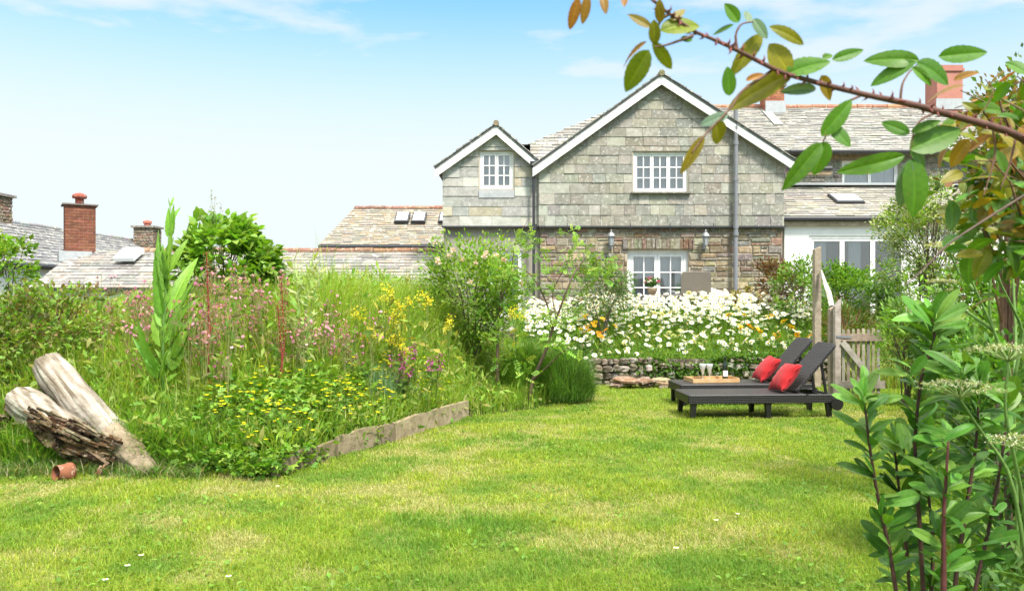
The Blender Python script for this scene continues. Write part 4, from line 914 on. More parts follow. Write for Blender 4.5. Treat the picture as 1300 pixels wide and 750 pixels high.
V = np.concatenate([np.stack([A*.2, th, B*.2], -1).reshape(-1, 3), np.stack([A*.2, -th, B*.2], -1).reshape(-1, 3)]); i, j = np.meshgrid(np.arange(n-1), np.arange(n-1)); a_ = (j*n+i).ravel(); qd = np.stack([a_, a_+1, a_+n+1, a_+n], 1)
s.add(V, [np.concatenate([qd, qd[:, ::-1]+n*n])], (.8, .8, .8)); o = s.build('cushion', M['white_paint'], None, True); o.location = (xw, yw-.0, PZ+.66); o.rotation_euler = (.25, .3, .1); tag(o, 'white cushion standing on the side turned patio chair', 'cushion')
tx, ty_ = (838-650)/1000*16.9, 16.9; t = thing('patio_table', 'taupe patio table behind the daisies carrying a pot of pink flowers', 'table', (tx, ty_, PZ))
s = Soup(); slab(s, -.5, .5, -.4, .4, .70, .735, .04); s.build('tabletop', wk, t)
for sx in (-1, 1):
    for sy in (-1, 1):
        s = Soup(); s.box((sx*.44, sy*.34, .35), (.03, .03, .35), (.2, .2, .2)); s.build('leg', wk, t)
px_ = (828-650)/1000*16.8; t = thing('flower_pot', 'pale pot of pink and white flowers on the patio table', 'flower pot', (px_, 16.8, PZ+.735))
s = Soup(); s.lathe([(.07, 0), (.11, .13), (.115, .15), (.10, .15), (.09, .12)], (0, 0, 0), (.5, .4, .28), 16); s.build('pot', M['terracotta'], t, True)
s = Soup(); n = 160; p = nrm(rng.normal(size=(n, 3)))*U(.5, 1, (n, 1))*np.array([.17, .15, .10])+np.array([0, 0, .25]); s.place(OVL, p, rdir(n, .5), rdir(n), U(.06, .1, n), jcol((.08, .17, .04), n)); s.build('foliage', M['leaf'], t)
for k in range(16):
    s = Soup(); c = nrm(np.array([U(-1, 1), U(-1, .5), U(-.1, 1)]))*np.array([.17, .16, .11])+np.array([0, 0, .26]); nn = 14
    s.place(OVL, np.repeat(c[None], nn, 0), rdir(nn, .2), rdir(nn), .035, jcol([(.75, .22, .36), (.8, .72, .74), (.62, .12, .3)][k % 3], nn, .1, .05)); s.build('bloom', M['petal'], t)
# ------------------------------------------------------------------ lawn grass
G1 = np.array([(.215, .335, .026), (.27, .38, .036), (.165, .285, .022), (.33, .41, .055)])
TAN = np.array([(.46, .43, .17), (.42, .40, .12), (.50, .46, .22)])
def lawn_points(n, y0, y1, p):
    y = y0*(y1/y0)**(U(0, 1, n)**p); x = U(-.72, .72, n)*(y+.5); m = onlawn(x, y); return x[m], y[m]
x, y = lawn_points(620000, 2.9, 13.25, .9)
patch = fnoise(x, y*1.4, .75); fine = fnoise(x+9, y+3, 3.1)
tan = (patch*.5+fine*.5 > .52+.16*U(0, 1, len(x))); dry = np.clip((patch-.42)*2.2, 0, 1)
green = jcol(G1, len(x), .22, .1); green = green*(1+dry[:, None]*np.array([.55, .22, .5])); lush = np.clip((.50-fnoise(x+31, y+17, 2.4))*5, 0, 1)[:, None]; green = green*(1-lush*np.array([.38, .2, .1]))
col = np.where(tan[:, None], jcol(TAN, len(x), .2, .06), green)
fr = (dl(x, y) > -.10) & (x < -2.2)
h = U(.018, .055, len(x))*(.45+1.25*fnoise(x, y, 2.9))*np.where(tan, .7, 1.)*np.where(fr, 2.0, 1.); wdt = .0042*(np.maximum(y, 3)/4.5)**.75
s = Soup(); blades(s, np.stack([x, y, hgt(x, y)-.004], 1), h, wdt*U(.7, 1.4, len(x)), U(.2, 1.3, len(x)), col, seg=(0, .55, 1.)); tag(s.build('lawn_grass', M['grass']), 'short mown lawn grass, green with straw coloured patches', 'grass', kind='stuff')
# clover and rosette leaves in the lawn
n = 5200; x, y = lawn_points(n*2, 3.0, 13, .9); m = fnoise(x+40, y+11, 1.1) > .56; x, y = x[m], y[m]; n = len(x)
s = Soup(); d = rdir(n); d[:, 2] = U(.1, .6, n); s.place(OVL, np.stack([x, y, hgt(x, y)+U(.01, .03, n)], 1), d, (0, 0, 1), U(.02, .05, n), jcol([(.16, .29, .03), (.20, .33, .04), (.13, .25, .03)], n))
tag(s.build('clover', M['leaf']), 'low clover and plantain leaves growing through the lawn', 'clover', kind='stuff')
def lawn_daisy():
    s = Soup(); s.tube([(0, 0, 0), (.004, .002, .045)], .0015, (.12, .22, .04), 4); d = np.array([[math.cos(a), math.sin(a), .12] for a in np.arange(12)/12*6.283])
    s.place(OVL, np.tile([.004, .002, .045], (12, 1)), d, (0, 0, 1), .017, (.85, .84, .82)); s.lathe([(.006, 0), (.004, .004), (.0005, .005)], (.004, .002, .045), (.8, .6, .05), 8); return s
proto = None
for (px, py) in ((178, 714), (163, 727), (134, 746), (290, 741), (910, 668), (936, 660), (352, 624), (858, 704)):
    Yd = 1.5/((py-375)/1000); p = ((px-650)/1000*Yd, Yd, .0)
    if proto is None: o = proto = lawn_daisy().build('lawn_daisy', M['petal']); o.location = p; tag(o, 'tiny white daisy flowering low in the mown lawn', 'daisy', 'tiny daisies in the lawn')
    else: o = dup(proto, p, U(0, 6))
    o.scale = (1.,)*3

# ------------------------------------------------------------------ meadow fill of the beds and banks
MG = np.array([(.23, .38, .04), (.31, .44, .05), (.20, .34, .035), (.39, .47, .09), (.18, .31, .04), (.48, .48, .18), (.34, .45, .065)])
PXH = [0, 60, 130, 200, 260, 340, 430, 560, 640, 700, 760]
TOP = [366, 372, 378, 360, 338, 332, 326, 324, 338, 370, 400]      # height of the outline of the planting
def bed_pts(n, x0, x1, y0, y1):
    x = U(x0, x1, n); y = U(y0, y1, n); m = (dl(x, y) > .03) & (np.abs(x) < .72*y+.6); return x[m], y[m]
def bed_height(x, y):
    d = dl(x, y); px = 650+x/y*1000; zt = 1.5+(375-np.interp(px, PXH, TOP))/1000*np.minimum(y, 9.8); full = np.clip(zt-hgt(x, y), .15, 1.3)
    k = sstep(d/2.6); near = np.where(x < -2.1, .34, .36); return near*(1-k)+full*k
x, y = bed_pts(135000, -9, 1.35, 6.4, 12.6); H = bed_height(x, y); vn = fnoise(x, y, 1.1)
n = len(x); h = H*U(.5, 1.08, n)*(.75+.5*vn)*np.where(U(0, 1, n) < .05, U(1.1, 1.45, n), 1.); cl = jcol(MG, n, .2, .1)*(.8+.5*fnoise(x+20, y, .9))[:, None]
blue = (np.hypot(x+1.45, (y-8.7)*.8) < .22); cl[blue] = jcol([(.17, .30, .16), (.22, .34, .22)], int(blue.sum()), .1, .05); h[blue] = U(.35, .65, int(blue.sum()))
s = Soup(); blades(s, np.stack([x, y, hgt(x, y)-.01], 1), h, U(.006, .015, n), U(.1, .75, n), cl); tag(s.build('meadow_grass', M['grass']), 'long mixed green grass and stalks filling the sloping flower bed', 'long grass', kind='stuff')
# long lush grass beside the log
x, y = bed_pts(26000, -5.6, -1.95, 6.3, 7.7); m = (dl(x, y) < .85) & (x < -2.4+.3*U(-1, 1, len(x))); x, y = x[m], y[m]; n = len(x)
s = Soup(); blades(s, np.stack([x, y, hgt(x, y)-.01], 1), U(.15, .44, n), U(.006, .012, n), U(.4, 1.3, n), jcol([(.12, .27, .03), (.16, .33, .04), (.20, .38, .06)], n)); tag(s.build('lush_grass', M['grass']), 'lush uncut green grass round the driftwood log', 'long grass', kind='stuff')
# fringe in front of the log
n = 2600; x = U(-5.2, -2.5, n); y = np.interp(x, EX, EY)-U(-.05, .25, n)**1; s = Soup(); blades(s, np.stack([x, y, hgt(x, y)], 1), U(.05, .2, n), U(.004, .009, n), U(.5, 1.5, n), jcol([(.09, .2, .03), (.2, .25, .08), (.13, .26, .04), (.4, .35, .2)], n)); tag(s.build('edge_grass', M['grass']), 'ragged untrimmed grass where lawn meets the bank by the log', 'grass', kind='stuff')
# leaves of the bed
x, y = bed_pts(48000, -9, 1.35, 6.35, 12.6); H = bed_height(x, y); n = len(x); px = 650+x/y*1000; vn = fnoise(x+5, y, 1.3)
z = hgt(x, y)+H*U(.05, .85, n)*(.7+.5*vn); pal = np.array([(.18, .32, .035), (.23, .37, .045), (.14, .26, .03), (.29, .39, .06), (.30, .30, .08)])
cl = jcol(pal, n); br = (px < 150)&(U(0, 1, n) < .15); cl[br] = jcol([(.16, .10, .05), (.20, .13, .06), (.12, .12, .04)], int(br.sum()))
s = Soup(); k = n//2; s.place(OVL, np.stack([x, y, z], 1)[:k], rdir(k, .35), rdir(k, 1.), U(.04, .09, k), cl[:k]); s.place(LANL, np.stack([x, y, z], 1)[k:], rdir(n-k, .5), rdir(n-k, 1.), U(.07, .16, n-k), cl[k:])
tag(s.build('bed_foliage', M['leaf']), 'tangled leafy undergrowth between the grasses of the sloping bed', 'undergrowth', kind='stuff')
# leafy mound of buttercup leaves spilling over the boards
n = 15000; x = U(-3.0, -.6, n); y = U(6.3, 9.4, n); d = dl(x, y); m = (d > np.where(x < -1.68, -.09, .05)) & (d < np.where(x < -1.55, .85, .28)) & (U(0, 1, n) < np.where(x < -1.55, 1, .45)) & (x > -2.75+.15*rng.normal(size=n)); x, y, d = x[m], y[m], d[m]; n = len(x)
z = np.where(d < .02, U(.05, .24, n), hgt(x, y)+(.05+.42*sstep(d/.5))*U(.3, 1.05, n)*(.6+.7*fnoise(x, y, 2.2))); s = Soup(); dd = rdir(n, .1); dd[:, 1] -= .4
s.place(TRI, np.stack([x, y, z], 1), dd, rdir(n, 1.6), U(.045, .085, n), jcol([(.15, .30, .03), (.20, .36, .04), (.12, .25, .025), (.26, .38, .05)], n)); tag(s.build('buttercup_leaves', M['leaf']), 'low mound of lobed buttercup leaves spilling over the timber edging', 'ground cover', kind='stuff')

# ------------------------------------------------------------------ small flowers, one object per plant
def scatter(name, protos, pts, label, cat, group, sc=(.85, 1.2)):
    made = [None]*len(protos)
    for k, p in enumerate(pts):
        i = k % len(protos)
        if made[i] is None:
            made[i] = o = protos[i].build(name, M['petal']); o.location = [float(c) for c in p]; o.rotation_euler = (0, 0, U(0, 6)); tag(o, label, cat, group)
        else: dup(made[i], p, U(0, 6.28), U(*sc))
def daisy_p(h, head=.05, petals=14, yc=(.80, .50, .03), pc=(.86, .85, .82), heads=1):
    s = Soup()
    for q in range(heads):
        b = np.array([U(-.07, .07), U(-.07, .07), h*U(.8, 1.)]) if heads > 1 else np.array([U(-.04, .04), U(-.04, .04), h])
        s.tube([(0, 0, 0), b*np.array([.3, .3, .55]), b], .003, (.14, .25, .05), 4, cap=False); ax = nrm(np.array([U(-.5, .5), U(-1.5, .0), 1.]))
        t1 = nrm(np.cross(ax, (0, 1, .2))); t2 = np.cross(ax, t1); a = np.arange(petals)/petals*6.283
        d = np.cos(a)[:, None]*t1+np.sin(a)[:, None]*t2-ax*.08; s.place(OVL, np.repeat(b[None], petals, 0)+d*head*.2, d, ax, np.c_[np.full(petals, head*.75), np.full(petals, head*.85)*U(.85, 1.05, petals), np.full(petals, head*.6)], pc)
        s.lathe([(head*.30, 0), (head*.26, head*.10), (head*.1, head*.16), (.0005, head*.17)], b, yc, 8, axis=ax)
    n = 5; s.place(LANL, np.c_[U(-.02, .02, (n, 2)), U(.05, h*.6, n)], rdir(n, .8), rdir(n), U(.07, .13, n), jcol((.12, .22, .04), n)); return s
def dz_pts(n, x0, x1, y0, y1): 
    x = U(x0, x1, n); y = U(y0, y1, n); return np.stack([x, y, hgt(x, y)], 1)
s0 = [daisy_p(h, hd) for h, hd in ((.18, .06), (.30, .064), (.42, .06), (.54, .066), (.62, .062), (.68, .068))]
px = U(705, 1052, 4000); top = np.interp(px, [700, 780, 850, 950, 1000, 1050], [376, 371, 366, 372, 378, 388]); py = top+(456-top)*U(0, 1, 4000)**1.25
Yb = 15.5-2.05*(py-top)/(456-top)+U(-.18, .18, 4000); Yb = np.maximum(Yb, 13.36); x = (px-650)/1000*Yb; zt = 1.5-(py-375)/1000*Yb; hd = zt-hgt(x, Yb); keep = (hd > .1) & (hd < .74) & (x > 1.32); hd = hd[keep]; pts = np.stack([x, Yb, zt], 1)[keep]; hd2 = hd[300:660]; pts2 = pts[300:660].copy(); pts2[:, 2] -= hd2; hd = hd[:300]; pts = pts[:300]
HB = np.array([.16, .28, .40, .50, .60, .70]); kk = np.abs(hd[:, None]-HB[None]).argmin(1); pts[:, 2] -= HB[kk]; order = [[p for p, q in zip(pts, kk) if q == k] for k in range(6)]
s0 = [daisy_p(h, hd_, 13) for h, hd_ in zip(HB, (.058, .062, .056, .062, .056, .060))]
for k in range(6): scatter('ox_eye_daisy', [s0[k]], order[k], 'white ox-eye daisy with yellow centre in the flower bank below the house', 'daisy', 'ox-eye daisies in the flower bank', (.85, 1.15))
# the rest of the daisy bank as a mass
s = Soup()
q = np.concatenate([dz_pts(640, .3, 5.6, 14.3, 15.8), dz_pts(130, .2, 1.4, 12.9, 14.6)])
qh = [U(.42, .76) for _ in q]; q = np.concatenate([q, pts2]); qh += list(hd2)
for p, h_ in zip(q, qh):
    d = daisy_p(h_, U(.042, .060), 9); 
    for v in d.V: v += p
    s.V += d.V; s.L += [l+s.n for l in d.L]; s.S += d.S; s.C += d.C; s.M += d.M; s.n += d.n
tag(s.build('daisy_mass', M['petal']), 'dense mass of white daisies at the crest of the bank', 'daisies', kind='stuff')
n = 26000; x = U(.1, 5.8, n); y = U(13.33, 15.8, n); s = Soup(); hh = U(.2, .62, n)*(.8+.4*fnoise(x, y, 1.5))*np.clip(.22+(y-13.33)/1.6, 0, 1); z0 = hgt(x, y)
blades(s, np.stack([x, y, z0], 1), hh, U(.006, .013, n), U(.1, .8, n), jcol([(.20, .36, .035), (.26, .42, .05), (.17, .30, .03), (.33, .43, .08)], n)); k = 12000
s.place(LANL, np.stack([x, y, z0+hh*U(.1, .8, n)], 1)[:k], rdir(k, .5), rdir(k, 1), U(.06, .13, k), jcol([(.10, .2, .03), (.14, .25, .04)], k))
n = 9000; x = U(1.3, 5.4, n); s.place(OVL, np.stack([x, 13.22+U(-.03, .1, n), U(.08, .5, n)*np.clip(.25+1.6*fnoise(x, x*0, 1.2), 0, 1.05)], 1), rdir(n, -.2), rdir(n, 1), U(.04, .09, n), jcol([(.10, .2, .03), (.14, .25, .04)], n))
tag(s.build('daisy_leaves', M['grass']), 'green stalks and leaves under the daisies above the stone wall', 'undergrowth', kind='stuff')
OR = (.80, .38, .02)
og = [daisy_p(h, .05, 11, (.6, .28, .02), c, 2) for h, c in ((.5, (.82, .48, .03)), (.42, (.80, .34, .02)), (.58, (.85, .60, .06)))]
pts = [P(px, py, 13.6)*np.array([1, 1, 0])+np.array([0, 0, max(.40, 1.5-(py-375)/1000*13.6-.5)]) for (px, py) in [(745, 398), (752, 402), (757, 410), (748, 413), (741, 413), (752, 420), (764, 400), (770, 415), (778, 412), (748, 430), (760, 425), (930, 406), (938, 412), (950, 408), (958, 413), (978, 401), (990, 420), (1000, 414), (1006, 412), (1024, 428), (1035, 420), (1040, 412), (1030, 435), (1044, 428), (985, 424), (1012, 421), (945, 400), (965, 418), (760, 440), (738, 428)]]
scatter('marigold', og, pts, 'orange marigold glowing among the white daisies of the bank', 'marigold', 'orange marigolds among the daisies')
# buttercups
def butter_p(h):
    s = Soup()
    for q in range(3):
        b = np.array([U(-.09, .09), U(-.09, .09), h*U(.75, 1.)]); s.tube([(0, 0, 0), b*np.array([.4, .4, .6]), b], .0022, (.16, .26, .05), 4, cap=False)
        a = np.arange(5)/5*6.283; d = np.stack([np.cos(a), np.sin(a), np.full(5, .55)], 1); s.place(OVL, np.repeat(b[None], 5, 0), d, (0, 0, 1), np.array([.032, .026, .024]), (.86, .74, .02))
    n = 5; s.place(TRI, np.c_[U(-.06, .06, (n, 2)), U(.02, h*.5, n)], rdir(n, .2), rdir(n, 1.5), U(.05, .08, n), jcol((.13, .26, .04), n)); return s
bp = [butter_p(h) for h in (.42, .5, .36, .46)]
x = U(-2.75, -.75, 600); y = U(6.45, 9.6, 600); d = dl(x, y); m = (d > .02) & (d < .95); x, y = x[m], y[m]
pts = np.stack([x, y, hgt(x, y)], 1)[:85]; scatter('buttercup', bp, pts, 'yellow buttercup flowering above the timber edged bed', 'buttercup', 'buttercups at the bed edge')
# pink campions
def campion_p(h):
    s = Soup()
    for q in range(4):
        b = np.array([U(-.14, .14), U(-.14, .14), h*U(.7, 1.)]); m_ = b*np.array([.25, .25, .55]); s.tube([(0, 0, 0), m_, b], .0022, (.36, .36, .15), 4, cap=False)
        for r_ in range(5):
            c = b+np.array([U(-.07, .07), U(-.07, .07), U(-.22, .06)]); s.tube([m_*.3+c*.7-np.array([0, 0, .05]), c], .0017, (.36, .27, .15), 3, cap=False); a = np.arange(5)/5*6.283; ax = nrm(np.array([U(-1, 1), U(-1.4, .2), U(.1, 1)])); t1 = nrm(np.cross(ax, (.1, .3, 1))); t2 = np.cross(ax, t1)
            dd = np.cos(a)[:, None]*t1+np.sin(a)[:, None]*t2+ax*.15; s.place(OVL, np.repeat(c[None], 5, 0), dd, ax, np.array([.021, .019, .016]), jcol([(.66, .25, .40), (.72, .36, .46), (.60, .20, .36), (.60, .34, .36)], 1)[0]); s.lathe([(.004, -.02), (.007, -.01), (.004, 0)], c, (.4, .22, .18), 5, axis=ax)
    n = 8; s.place(LANL, np.c_[U(-.05, .05, (n, 2)), U(.05, h*.7, n)], rdir(n, .5), rdir(n), U(.08, .14, n), jcol([(.12, .22, .04), (.2, .18, .07)], n)); return s
cp = [campion_p(h) for h in (.75, .65, .85, .7)]
pts = []
for (px, py, Yd, k, sp) in ((300, 366, 8.4, 34, 70), (375, 388, 8.2, 16, 50), (180, 390, 8.0, 12, 50), (265, 408, 7.6, 14, 50), (120, 398, 8.2, 7, 55), (430, 400, 8.4, 8, 25)):
    for _ in range(k):
        a = px+rng.normal()*sp*.6; Yq = Yd+U(-.5, .6); xq = (a-650)/1000*Yq; zt = 1.5-(py+rng.normal()*22-375)/1000*Yq; zg = float(hgt(xq, Yq)); pts.append((xq, Yq, max(zg, zt-.72))) if U(0, 1) < .72 else None
scatter('pink_campion', cp, pts, 'pink campion with reddish stems in the middle of the wild bed', 'campion', 'pink campions in the bed')
def spike_p(h, c):
    s = Soup()
    for q in range(4):
        b = np.array([U(-.1, .1), U(-.1, .1), h*U(.75, 1.)]); s.tube([(0, 0, 0), b], .003, (.15, .2, .05), 4, cap=False); n = 14; t = U(.72, 1., n)[:, None]; s.place(OVL, b*t+rng.normal(size=(n, 3))*.012, rdir(n, .2), rdir(n), .03, jcol(c, n, .15, .06))
    n = 8; s.place(OVL, np.c_[U(-.08, .08, (n, 2)), U(.03, h*.7, n)], rdir(n, .5), rdir(n, 1), U(.06, .11, n), jcol((.12, .2, .04), n)); return s
def at_top(px, py, Yd, h): p = P(px, py, Yd); p[2] -= h; return p
scatter('purple_bellflower', [spike_p(.5, [(.50, .12, .32), (.42, .10, .30)]), spike_p(.42, [(.55, .2, .4), (.4, .1, .25)])], [at_top(px, py, 8.7, .48) for (px, py) in ((527, 433), (514, 455), (553, 450), (548, 448), (505, 452), (432, 418), (515, 463))], 'magenta purple bellflower in the shadowy middle of the bed', 'bellflower', 'purple bellflowers')
def clump_flower(h):
    s = Soup()
    for q in range(5):
        b = np.array([U(-.08, .08), U(-.08, .08), h*U(.75, 1.)]); s.tube([(0, 0, 0), b*np.array([.4, .4, .6]), b], .0035, (.2, .3, .06), 4, cap=False)
        n = 18; s.place(OVL, b+rng.normal(size=(n, 3))*.024, rdir(n, .3), rdir(n), .028, jcol([(.82, .66, .03), (.75, .6, .05), (.6, .55, .08)], n, .1, .05))
    n = 10; s.place(LANL, np.c_[U(-.08, .08, (n, 2)), U(.05, h*.8, n)], rdir(n, .6), rdir(n, 1), U(.1, .18, n), jcol([(.25, .3, .06), (.4, .38, .08)], n)); return s
scatter('yellow_mustard', [clump_flower(.6), clump_flower(.5)], [at_top(px, py, 9.0, .55) for (px, py) in ((503, 387), (508, 392), (497, 396), (468, 414), (503, 420), (511, 426), (500, 440), (495, 462), (455, 400), (489, 370), (540, 390), (570, 398), (520, 380), (655, 380))], 'bright yellow mustard flower standing in the bed of grasses', 'mustard flower', 'yellow mustard flowers')

# ------------------------------------------------------------------ single plants of the bed
def base_of(px, py, Yd): p = P(px, py, Yd); p[2] = float(hgt(p[0], p[1])); return p
b0 = base_of(207, 560, 7.5); t = thing('teasel', 'tall pale green teasel with broad pointed leaf pairs rising above the roof line', 'teasel', b0)
ztop = 1.5+.117*7.5-b0[2]; s = Soup(); sp = [(0, 0, 0), (.0, 0, ztop*.4), (.05, 0, ztop*.75), (.068, 0, ztop)]; s.tube(sp, [.02, .016, .011, .006], (.18, .33, .08), 8); s.build('stem', M['leaf'], t, True)
s = Soup()
TL = [(207, 520, (-60, 45, .0)), (205, 520, (35, 60, -.2)), (200, 505, (-48, -35, .1)), (215, 500, (25, 58, -.3)), (200, 480, (-25, -75, -.2)), (218, 470, (22, -75, .1)), (204, 440, (-22, -80, .0)), (215, 440, (18, -85, -.1)), (207, 400, (-15, -82, -.1)), (216, 395, (26, -75, .1)), (210, 370, (-16, -78, -.05)), (213, 372, (8, -90, -.1)), (213, 345, (-9, -46, 0)), (216, 345, (18, -44, 0)), (214, 352, (-16, -36, -.1)), (214, 300, (-4, -40, 0)), (217, 300, (4, -42, .0)), (215, 302, (1, -38, -.04)), (206, 500, (-30, -30, -.2)), (214, 420, (24, -50, .1)), (206, 415, (-24, -52, .1)), (219, 455, (32, -48, -.1)), (204, 470, (-36, -38, -.15)), (224, 400, (24, -38, 0)), (200, 530, (-52, 15, -.2)), (218, 525, (40, 25, -.25)), (216, 262, (-4, -12, 0)), (217, 262, (4, -13, 0)), (205, 540, (-20, 40, -.3)), (212, 540, (10, 45, -.35)), (203, 455, (-42, 20, .1)), (222, 430, (18, -40, -.3))]
for (px, py, (dx, dy, dyy)) in TL:
    p = P(px, py, 7.5)-b0; dx *= .75; d = np.array([dx*.0075, dyy, -dy*.0075]); L_ = np.linalg.norm(d); s.place(random.choice(BIGS), [p], [d], [(-.25+U(-.7, .7), -1, .35)], [[L_*U(.55, .8), L_*1.0, L_*U(.4, 1.1)]], jcol([(.22, .40, .05), (.17, .34, .045)], 1, .12, .06))
for k in range(44):
    z_t = U(.12, .74)*ztop; a = U(0, 6.28); L_ = U(.14, .26)*(1.2-z_t/ztop); s.place(random.choice(BIGS), [(.03*z_t/ztop, 0, z_t)], [(math.cos(a)*.4, math.sin(a)*.4, U(.35, 1.3))], [(U(-.5, .5), -1, .4)], [[L_*.75, L_, L_*.8]], jcol([(.24, .42, .06), (.19, .36, .05)], 1, .1, .06))
s.build('foliage', M['leaf'], t, True)
def shrub(name, label, cat, base, c, r, nl, tpl, ls, pal, stems=7, stemcol=(.16, .12, .08), clumps=26, up=.35, mat='leaf', shell=.35, csize=.33, group=None, sc_stem=.012):
    """c: centre above base, r: radii of the crown"""
    t = thing(name, label, cat, base, 0, group); c = np.array(c, float); r = np.array(r, float)
    cd = nrm(rng.normal(size=(clumps, 3))+np.array([0, 0, .35])); cr = U(shell, 1., clumps)**.6; cp_ = c+cd*r*cr[:, None]; bright = U(.78, 1.25, clumps)
    s = Soup()
    for k in range(stems):
        e = cp_[rng.integers(clumps)]; m_ = e*np.array([.35, .35, .55])+rng.normal(size=3)*.04*r; s.tube([np.array([U(-.1, .1)*r[0], U(-.1, .1)*r[1], -.05]), m_, e], [sc_stem, sc_stem*.7, sc_stem*.25], stemcol, 5)
    for k in range(clumps):
        a = c*np.array([.6, .6, .5])+cp_[k]*.35; s.tube([a, (a+cp_[k])/2+rng.normal(size=3)*.03, cp_[k]*1.02], [sc_stem*.5, sc_stem*.35, sc_stem*.15], stemcol, 4, cap=False)
    s.build('stem', M['stem'], t)
    i = rng.integers(0, clumps, nl); off = nrm(rng.normal(size=(nl, 3)))*(U(0, 1, nl)**.45)[:, None]*r*csize*U(.6, 1.25, clumps)[i][:, None]; p = cp_[i]+off
    out = nrm((p-c)/r)+.6*nrm(off)+rng.normal(size=(nl, 3))*.5; out[:, 2] += up; s = Soup(); s.place(tpl, p, out, nrm(out*.4+rng.normal(size=(nl, 3))*.5+np.array([0, 0, 1.])), ls*U(.65, 1.25, nl), jcol(pal, nl)*bright[i][:, None]); s.build('foliage', M[mat], t, len(tpl[0]) > 8); return t
b = base_of(287, 400, 9.6); b[2] = .75; shrub('broadleaf_shrub', 'bushy green shrub with large rounded leaves standing against the cottage roof', 'shrub', b, (0, 0, 1.08), (.56, .5, .62), 1900, HEART, .10, [(.17, .33, .035), (.21, .38, .045), (.26, .42, .07)], 8, clumps=44, shell=.45)
def dock(px, py, Yd, h, label, bend=.03):
    p = base_of(px, 0, Yd); zt = 1.5-(py-375)/1000*Yd; h = zt-p[2]; t = thing('dock', label, 'dock', p, 0, 'red stemmed docks')
    s = Soup(); s.tube([(0, 0, 0), (bend, 0, h*.5), (0, 0, h)], [.011, .009, .004], (.30, .04, .04), 6); s.build('stem', M['stem'], t); n = 240; tt = U(.55, 1., n); a = U(0, 6.28, n); s = Soup()
    q = np.stack([bend*np.sin(tt*3.14)+np.cos(a)*.025, np.sin(a)*.025, h*tt], 1); s.place(OVL, q, rdir(n, .6), rdir(n), U(.015, .03, n), jcol([(.34, .14, .08), (.30, .22, .08), (.25, .28, .08)], n)); s.build('seed_head', M['leaf'], t)
    n = 12; s = Soup(); s.place(LAN, np.c_[U(-.02, .02, (n, 2)), h*U(.05, .6, n)], rdir(n, .4), rdir(n, 1), U(.1, .22, n), jcol([(.13, .24, .04), (.32, .12, .06)], n)); s.build('foliage', M['leaf'], t)
dock(262, 320, 7.7, 1, 'red stemmed dock plant beside the tall teasel'); dock(357, 352, 7.9, 1, 'tall red dock with rusty seed head beside the pale stalk'); dock(352, 385, 7.7, 1, 'shorter red dock leaning close to the tall rusty one', .05)
p = base_of(385, 0, 8.0); t = thing('pale_stalk', 'tall feathery pale green stalk plant in the middle of the bed', 'tall plant', p); h = 1.5+.055*8-p[2]; s = Soup(); sl_ = Soup()
for k in range(5):
    e = np.array([U(-.12, .2), U(-.1, .1), h*U(.75, 1.)]); s.tube([(0, 0, 0), e*np.array([.3, .3, .55]), e], [.008, .006, .002], (.46, .52, .22), 5); n = 60; tt = U(.2, 1, n)[:, None]; sl_.place(LANL, e*tt*np.array([1, 1, 1])+rng.normal(size=(n, 3))*.008, rdir(n, .9), rdir(n), U(.07, .15, n), jcol([(.50, .55, .24), (.38, .5, .16)], n))
s.build('stem', M['leaf'], t); sl_.build('foliage', M['leaf'], t)
p = base_of(268, 0, 9.4); t = thing('grass_stalk', 'thin seeding grass stalks sticking up above the broadleaf shrub', 'grass stalk', p)
for (px, py, lean) in ((268, 242, 0), (273, 250, .02), (281, 258, .1), (284, 288, .12), (255, 268, -.05)):
    e = P(px, py, 9.4)-p; s = Soup(); s.tube([(0, 0, 0), e*np.array([.3, .3, .6]), e], [.004, .003, .0015], (.35, .36, .2), 4); n = 26; tt = U(.8, 1, n)[:, None]; s.place(LANL, e*tt+rng.normal(size=(n, 3))*.015, rdir(n, .8), rdir(n), U(.02, .05, n), jcol([(.4, .36, .24), (.3, .3, .2)], n)); s.build('stem', M['leaf'], t)
# rose shrub with pink blooms
b = base_of(598, 0, 11.4); t = shrub('rose_shrub', 'rounded rose bush with pale pink blooms in front of the rendered wall', 'rose bush', b, (0, 0, 1.12), (.76, .6, .95), 8000, OVL, .06, [(.21, .36, .04), (.26, .41, .05), (.16, .29, .035), (.32, .44, .07)], 8, clumps=95, shell=.3, csize=.3)
for (px, py) in ((555, 330), (569, 325), (556, 333), (587, 331), (605, 334), (634, 342), (615, 326), (640, 330), (575, 318), (598, 358), (650, 345), (618, 322), (630, 325), (662, 360)):
    c = P(px, py, 10.95+U(-.15, .2))-b; s = Soup(); n = 18; s.place(OV, np.repeat(c[None], n, 0)+rng.normal(size=(n, 3))*.008, rdir(n, .3), rdir(n), .05, jcol([(.80, .55, .55), (.82, .68, .64), (.78, .62, .6)], n, .06, .04)); s.build('bloom', M['petal'], t)
